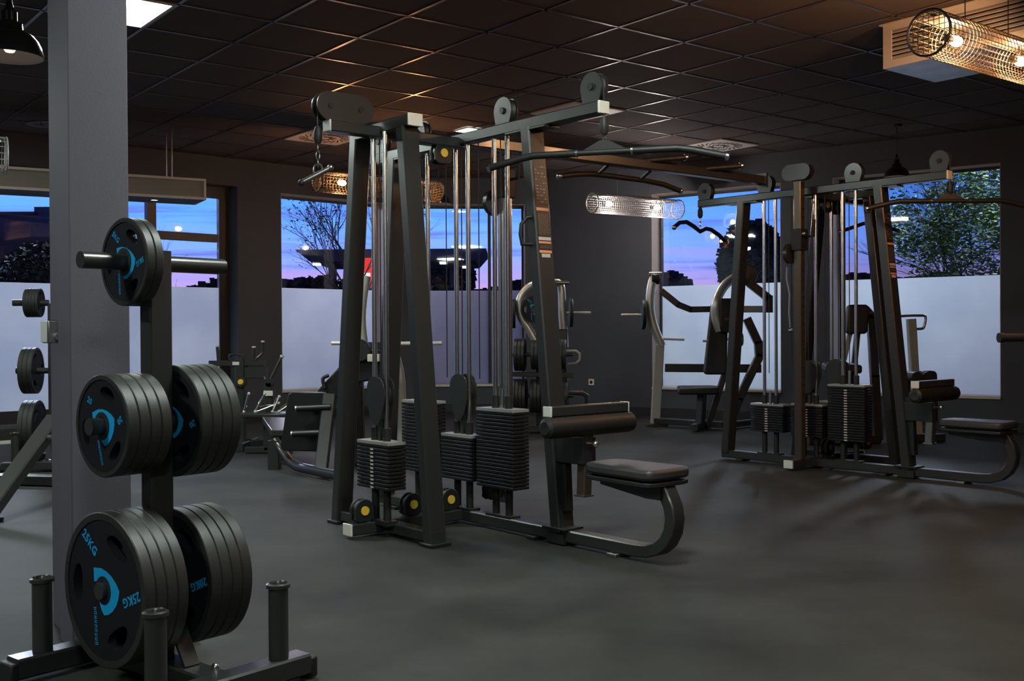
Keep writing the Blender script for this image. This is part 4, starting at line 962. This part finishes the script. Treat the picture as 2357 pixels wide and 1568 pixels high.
slab(tr, [(-2.155, 9.25, .49), (-2.075, 9.25, .49), (-2.075, 9.25, .535), (-2.155, 9.25, .535)], .015, 'label_plate', cap_m, .002)
T(tr, [(-2.115, 9.28, .60), (-1.999, 9.28, .83)], .012, 'upright_handle', bronze_m); T(tr, [(-2.002, 9.28, .825), (-1.995, 9.28, .838)], .018, 'handle_tip', white_m)
disc(tr, (-2.11, 9.28, .60), .04, .03, 'joint', dull_m, 'Y'); T(tr, [(-2.15, 9.26, .64), (-2.14, 9.26, .645)], .014, 'knob', chrome_m)
random.seed(5)
for k, (x, z, l, tl, lb) in enumerate(((-2.27, .40, .16, 75, 'upright at the left end of the tray'), (-2.16, .40, .17, 62, 'leaning second from the left'), (-2.10, .38, .20, 20, 'lying crosswise over the others'), (-2.02, .41, .14, 65, 'leaning in the middle'), (-1.93, .39, .16, 35, 'sloping near the right end'), (-1.87, .38, .10, 78, 'standing at the right end'))):
    c_ = thing('cable_attachment', 'chrome cable handle %s' % lb, 'cable handle', (x, 9.12 + .02 * (k % 3), .35), R(random.uniform(-30, 30)), 'chrome handles piled on the tray')
    a = R(tl); dx, dz = cos(a) * l / 2, sin(a) * l / 2
    MB().tube([(-dx, 0, .012), (dx, 0, .012 + 2 * dz)], .009, 8).build('bar', chrome_m, c_)
    MB().tube([(-dx, 0, .012), (-dx + .02, .03, .05), (0, .05, dz + .03), (dx - .01, .03, 2 * dz), (dx, 0, .012 + 2 * dz)], .005, 6).build('yoke', chrome_m, c_)
    for s in (0, 1): MB().ball((-dx + 2 * dx * s, 0, .014 + 2 * dz * s), .013).build('end_cap', white_m, c_)
wb = thing('white_block', 'small white box on the floor under the tray stand', 'box', (-2.17, 9.5, 0), R(10))
MB().box(-.04, .04, -.03, .03, 0.0, .085).build('box_body', white_m, wb, bevel=.006); MB().box(-.042, .042, -.032, .032, .085, .095).build('lid', white_m, wb, bevel=.003)

# frame at the far left, cut by the picture edge
lf = thing('bench_machine', 'black frame with a thick diagonal beam at the left edge behind the pillar', 'exercise machine', (-3.0, 6.6, 0))
Bm(lf, (-2.86, 5.75, .03), (-2.76, 6.45, .52), .10, .07, 'diagonal_beam', frame_m, side=(1, -.1, 0)); Bm(lf, (-2.76, 6.45, .50), (-2.72, 6.9, .50), .10, .07, 'upper_beam', frame_m)
Bm(lf, (-2.72, 6.88, .02), (-2.72, 6.88, .50), .09, .08, 'upright', frame_m)
Bm(lf, (-4.3, 7.52, .04), (-2.72, 7.18, .04), .09, .07, 'floor_beam', frame_m); Bm(lf, (-2.72, 6.85, .04), (-2.80, 7.30, .04), .09, .07, 'floor_beam', frame_m)
for p in ((-2.77, 6.25, .43), (-2.80, 7.16, .08)): T(lf, [(p[0] + .05, p[1], p[2]), (p[0] + .075, p[1], p[2])], .013, 'bolt', chrome_m)
T(lf, [(-2.9, 5.9, .012), (-2.82, 5.9, .012)], .012, 'foot', dull_m)

# bar entering at the right edge
rb = thing('barbell_stand', 'black bar end reaching in from the right edge of the picture', 'exercise machine', (3.2, 5.55, 0))
T(rb, [(2.515, 5.5, .985), (3.3, 5.55, .985)], .022, 'bar', dull_m); T(rb, [(2.505, 5.4995, .985), (2.53, 5.501, .985)], .026, 'bar_end', dull_m)
Bm(rb, (3.25, 5.55, .02), (3.25, 5.55, 1.1), .08, .08, 'upright', frame_m); Bm(rb, (3.25, 5.2, .04), (3.25, 5.9, .04), .08, .06, 'floor_beam', frame_m)

# ------------------------------------------------------------------ outside, at dusk
gr = MB().box(-80, 80, 8, 160, -.35, -.25)
tag(gr.build('pavement', ground_m, smooth=False), kind='structure')
def bare_tree(label, x, y, h, seed, spread=.9, leaf=None, nleaf=0, lr=1.0, trunk=.05, depth=5, lsize=.05, name='bare_tree', group=None, up=.45, m=bark_m):
    random.seed(seed); t = thing(name, label, 'tree', (x, y, -.25), 0, group); b = MB(); tips = []
    def grow(p, d, L, r, k):
        q = p + d * L; b.sweep([p, (p + q) / 2 + Vector((random.uniform(-.04, .04), random.uniform(-.04, .04), 0)) * L, q], circ(r, 4 if k < 3 else 6), cap=False); tips.append((q, k))
        if k == 0: return
        for _ in range(3 if k > 1 else 2):
            nd = (d + Vector((random.uniform(-spread, spread), random.uniform(-spread, spread), random.uniform(-.15, up)))).normalized(); grow(q if random.random() < .7 else p + d * L * random.uniform(.5, .9), nd, L * random.uniform(.62, .85), r * .62, k - 1)
    grow(Vector((0, 0, 0)), Vector((0, 0, 1)), h * .38, trunk, depth); b.build('trunk', m, t)
    if leaf:
        f = MB()
        for _ in range(nleaf):
            q, k = random.choice(tips); 
            if k > 2: q, k = random.choice(tips)
            c = q + Vector([random.gauss(0, lr) for _ in range(3)]); s = lsize * random.uniform(.6, 1.3); M = Matrix.Rotation(random.uniform(0, 6.28), 4, 'Z') @ Matrix.Rotation(random.uniform(-1.2, 1.2), 4, 'X')
            f.add([c + M @ Vector(v) for v in ((-s, -s * .5, 0), (s * .3, -s * .6, 0), (s, 0, s * .2), (s * .3, s * .6, 0), (-s, s * .5, 0))], [(0, 1, 2, 3, 4)])
        f.build('foliage', leaf, t, smooth=False)
    return t
def blob_tree(label, x, y, z, rx, rz, seed, n=1500, m=leafdark_m, ls=.16, group=None):
    random.seed(seed); t = thing('round_tree', label, 'tree', (x, y, -.25), 0, group); f = MB()
    MB().cyl((0, 0, 0), (0, 0, z + .25), .12, 8).build('trunk', bark_m, t)
    for _ in range(n):
        v = Vector([random.gauss(0, 1) for _ in range(3)]).normalized() * random.random() ** .33; c = Vector((v.x * rx, v.y * rx, z + .25 + v.z * rz)); s = ls * random.uniform(.6, 1.4)
        M = Matrix.Rotation(random.uniform(0, 6.28), 4, 'Z') @ Matrix.Rotation(random.uniform(-1.4, 1.4), 4, 'X')
        f.add([c + M @ Vector(q_) for q_ in ((-s, -s, 0), (s, -s, 0), (s, s, 0), (-s, s, 0))], [(0, 1, 2, 3)])
    f.build('foliage', m, t, smooth=False); return t
bare_tree('bare branched tree outside the left part of the middle windows', -2.55, 18.5, 3.3, 4, spread=.62, depth=6, trunk=.035, leaf=leafdark_m, nleaf=900, lr=.09, lsize=.022)
bare_tree('thin bare tree outside the far left window', -6.55, 20.5, 2.7, 9, spread=.6, depth=5, trunk=.02)
blob_tree('dark round tree beyond the petrol station canopy', -3.4, 60, 4.2, 1.3, 1.5, 2, n=2500, ls=.14)
blob_tree('dark tree clump outside the right window', 6.75, 30, 2.9, .95, 1.25, 3, n=4500, ls=.08)
blob_tree('low dark tree left of the tree clump outside the right window', 4.9, 34, 2.3, .9, .6, 5, n=1600, ls=.09)
blob_tree('dark bush outside the window at the left edge', -6.9, 15.6, 1.75, .55, .65, 6, n=3500, m=leaf2_m, ls=.026)
blob_tree('low dark bush outside beyond the pillar window', -4.3, 19, 1.4, .5, .5, 8, n=800, ls=.06)
def leafy(label, x, y, h, seed, cz, rx, rz, n):
    t = bare_tree(label, x, y, h, seed, spread=.7, trunk=.028, depth=6, name='leafy_tree', group='leafy trees outside the right windows', up=.3)
    random.seed(seed); f = MB(); cl = []
    for _ in range(70):
        v = Vector([random.gauss(0, 1) for _ in range(3)]).normalized() * random.random() ** .4; cl.append(Vector((v.x * rx, v.y * rx, cz + v.z * rz)))
    for _ in range(n):
        c = random.choice(cl) + Vector([random.gauss(0, .13) for _ in range(3)]); q = .030 * random.uniform(.6, 1.4)
        M = Matrix.Rotation(random.uniform(0, 6.28), 4, 'Z') @ Matrix.Rotation(random.uniform(-1.2, 1.2), 4, 'X')
        f.add([c + M @ Vector(v) for v in ((-q, -q * .5, 0), (q * .3, -q * .6, 0), (q, 0, q * .2), (q * .3, q * .6, 0), (-q, q * .5, 0))], [(0, 1, 2, 3, 4)])
    f.build('foliage', leaf_m, t, smooth=False)
leafy('leafy green tree outside the rightmost window', 6.75, 16.4, 3.3, 21, 3.05, 1.05, 1.55, 9000)
leafy('second leafy tree farther back at the right end of the rightmost window', 9.2, 20.0, 3.6, 22, 3.2, 1.3, 1.6, 6000)
blob_tree('green shrub at the foot of the leafy trees outside', 6.5, 13.7, 1.45, .5, .40, 14, n=2200, m=leaf_m, ls=.024)
hd = MB(); random.seed(4); hd.box(-22, 22, 23.9, 24.4, -.25, 2.0)
for _ in range(22000):
    x = random.uniform(-16, 16); y = 24 + random.uniform(-.4, .4); z = random.uniform(1.7, 2.12 + .14 * sin(x * .9) + .08 * sin(x * 2.7)); s = .06 * random.uniform(.5, 1.5)
    M = Matrix.Rotation(random.uniform(0, 6.28), 4, 'Z') @ Matrix.Rotation(random.uniform(-1.4, 1.4), 4, 'X')
    hd.add([Vector((x, y, z)) + M @ Vector(q_) for q_ in ((-s, -s, 0), (s, -s, 0), (s, s, 0), (-s, s, 0))], [(0, 1, 2, 3)])
tag(hd.build('hedge', leafdark_m, smooth=False), 'long dark hedge line outside all the windows', 'hedge', kind='stuff')

pc = thing('station_canopy', 'flat dark station roof with lamps outside the middle windows', 'canopy', (-4.5, 40, -.25))
MB().prism([(-3.6, 4.43), (3.55, 4.43), (3.15, 3.98), (-3.05, 3.98)], 'Y', 0, 5).build('roof_slab', canopy_m, pc)
for x in (-2.6, 2.2): MB().beam((x, 2.4, 0), (x, 2.4, 4.0), .3, .3).build('column', canopy_m, pc)
for k, (x, y) in enumerate(((-3.0, 1.2), (-.3, 1.0), (1.9, .8), (2.6, 3.5), (.9, 3.4))): MB().cb((x, y, 3.95), .26, .35, .08).build('lamp', outl_e, pc)
sg = thing('lit_sign', 'red and white illuminated sign outside behind the guide rods', 'sign', (-5.35, 38.6, -.25))
MB().box(-.60, .72, 0, .2, 2.95, 4.0).build('sign_box', red_e, sg)
MB().box(.30, .68, -.02, -.005, 3.62, 3.95).box(-.02, .25, -.02, -.005, 3.28, 3.46).box(.32, .68, -.02, -.005, 3.25, 3.48).build('white_marks', white_e, sg)
MB().beam((0, .1, 0), (0, .1, 3.05), .15, .15).build('sign_post', canopy_m, sg)
sg2 = thing('price_column', 'narrow dim red sign column outside right of the lit sign', 'sign', (-3.4, 39.0, -.25))
MB().box(-.13, .13, 0, .2, 0, 3.95).build('column', brick_m, sg2); MB().box(-.15, .15, -.02, .22, 3.95, 4.15).build('lamp', outl_e, sg2)
for x, y, h, lb in ((-.55, 27, 4.4, 'thin street lamp post outside the middle window'), (5.63, 26, 3.0, 'street lamp seen between the rods of the farther machine')):
    p = thing('street_lamp', lb, 'street lamp', (x, y, -.25)); MB().cyl((0, 0, 0), (0, 0, h + .25), .03, 8).build('pole', canopy_m, p); MB().cb((0, -.25, h + .25), .12, .6, .06).build('lamp_head', outl_e if x > 0 else canopy_m, p)
lb_ = thing('building', 'low dark house with stepped roof outside the far left window', 'building', (-11.6, 25, -.25))
MB().box(-3.0, .45, 0, 4, 0, 4.10).build('wall', canopy_m, lb_); MB().box(.45, 1.4, 0, 4, 0, 4.28).build('stair_block', canopy_m, lb_); MB().box(-3.1, .5, -.1, 4.1, 4.10, 4.16).build('roof', brick_m, lb_)
MB().box(-3.0, 1.3, -.04, 0, 2.9, 3.6).build('reflection_band', brick_m, lb_)  # brown strip stands in for the room interior reflected in the pane

# unseen lights added outside the windows to brighten the frosted panes
def pane_fill_light(x, y, z, power, col):
    l = bpy.data.lights.new('pane_fill_light', 'AREA'); l.energy = power; l.color = col; l.shape = 'DISK'; l.size = 1.2
    o = bpy.data.objects.new('pane_fill_light', l); COL.objects.link(o); o.location = (x, y, z)
    return o
def aim(o, p): o.rotation_euler = (Vector(p) - o.location).to_track_quat('-Z', 'Y').to_euler()
for x, y, tx, ty, pw, col in ((-8.5, 17.0, -4.6, 10.9, 430, (.80, .88, 1)), (-4.2, 19.5, -1.6, 13.9, 200, (.86, .80, 1)), (5.2, 18.6, 2.4, 12.5, 360, (.72, .86, 1)), (8.2, 16.2, 4.3, 11.1, 360, (.74, .84, 1))):
    o = pane_fill_light(x, y, 4.6, pw, col); aim(o, (tx, ty, .9))
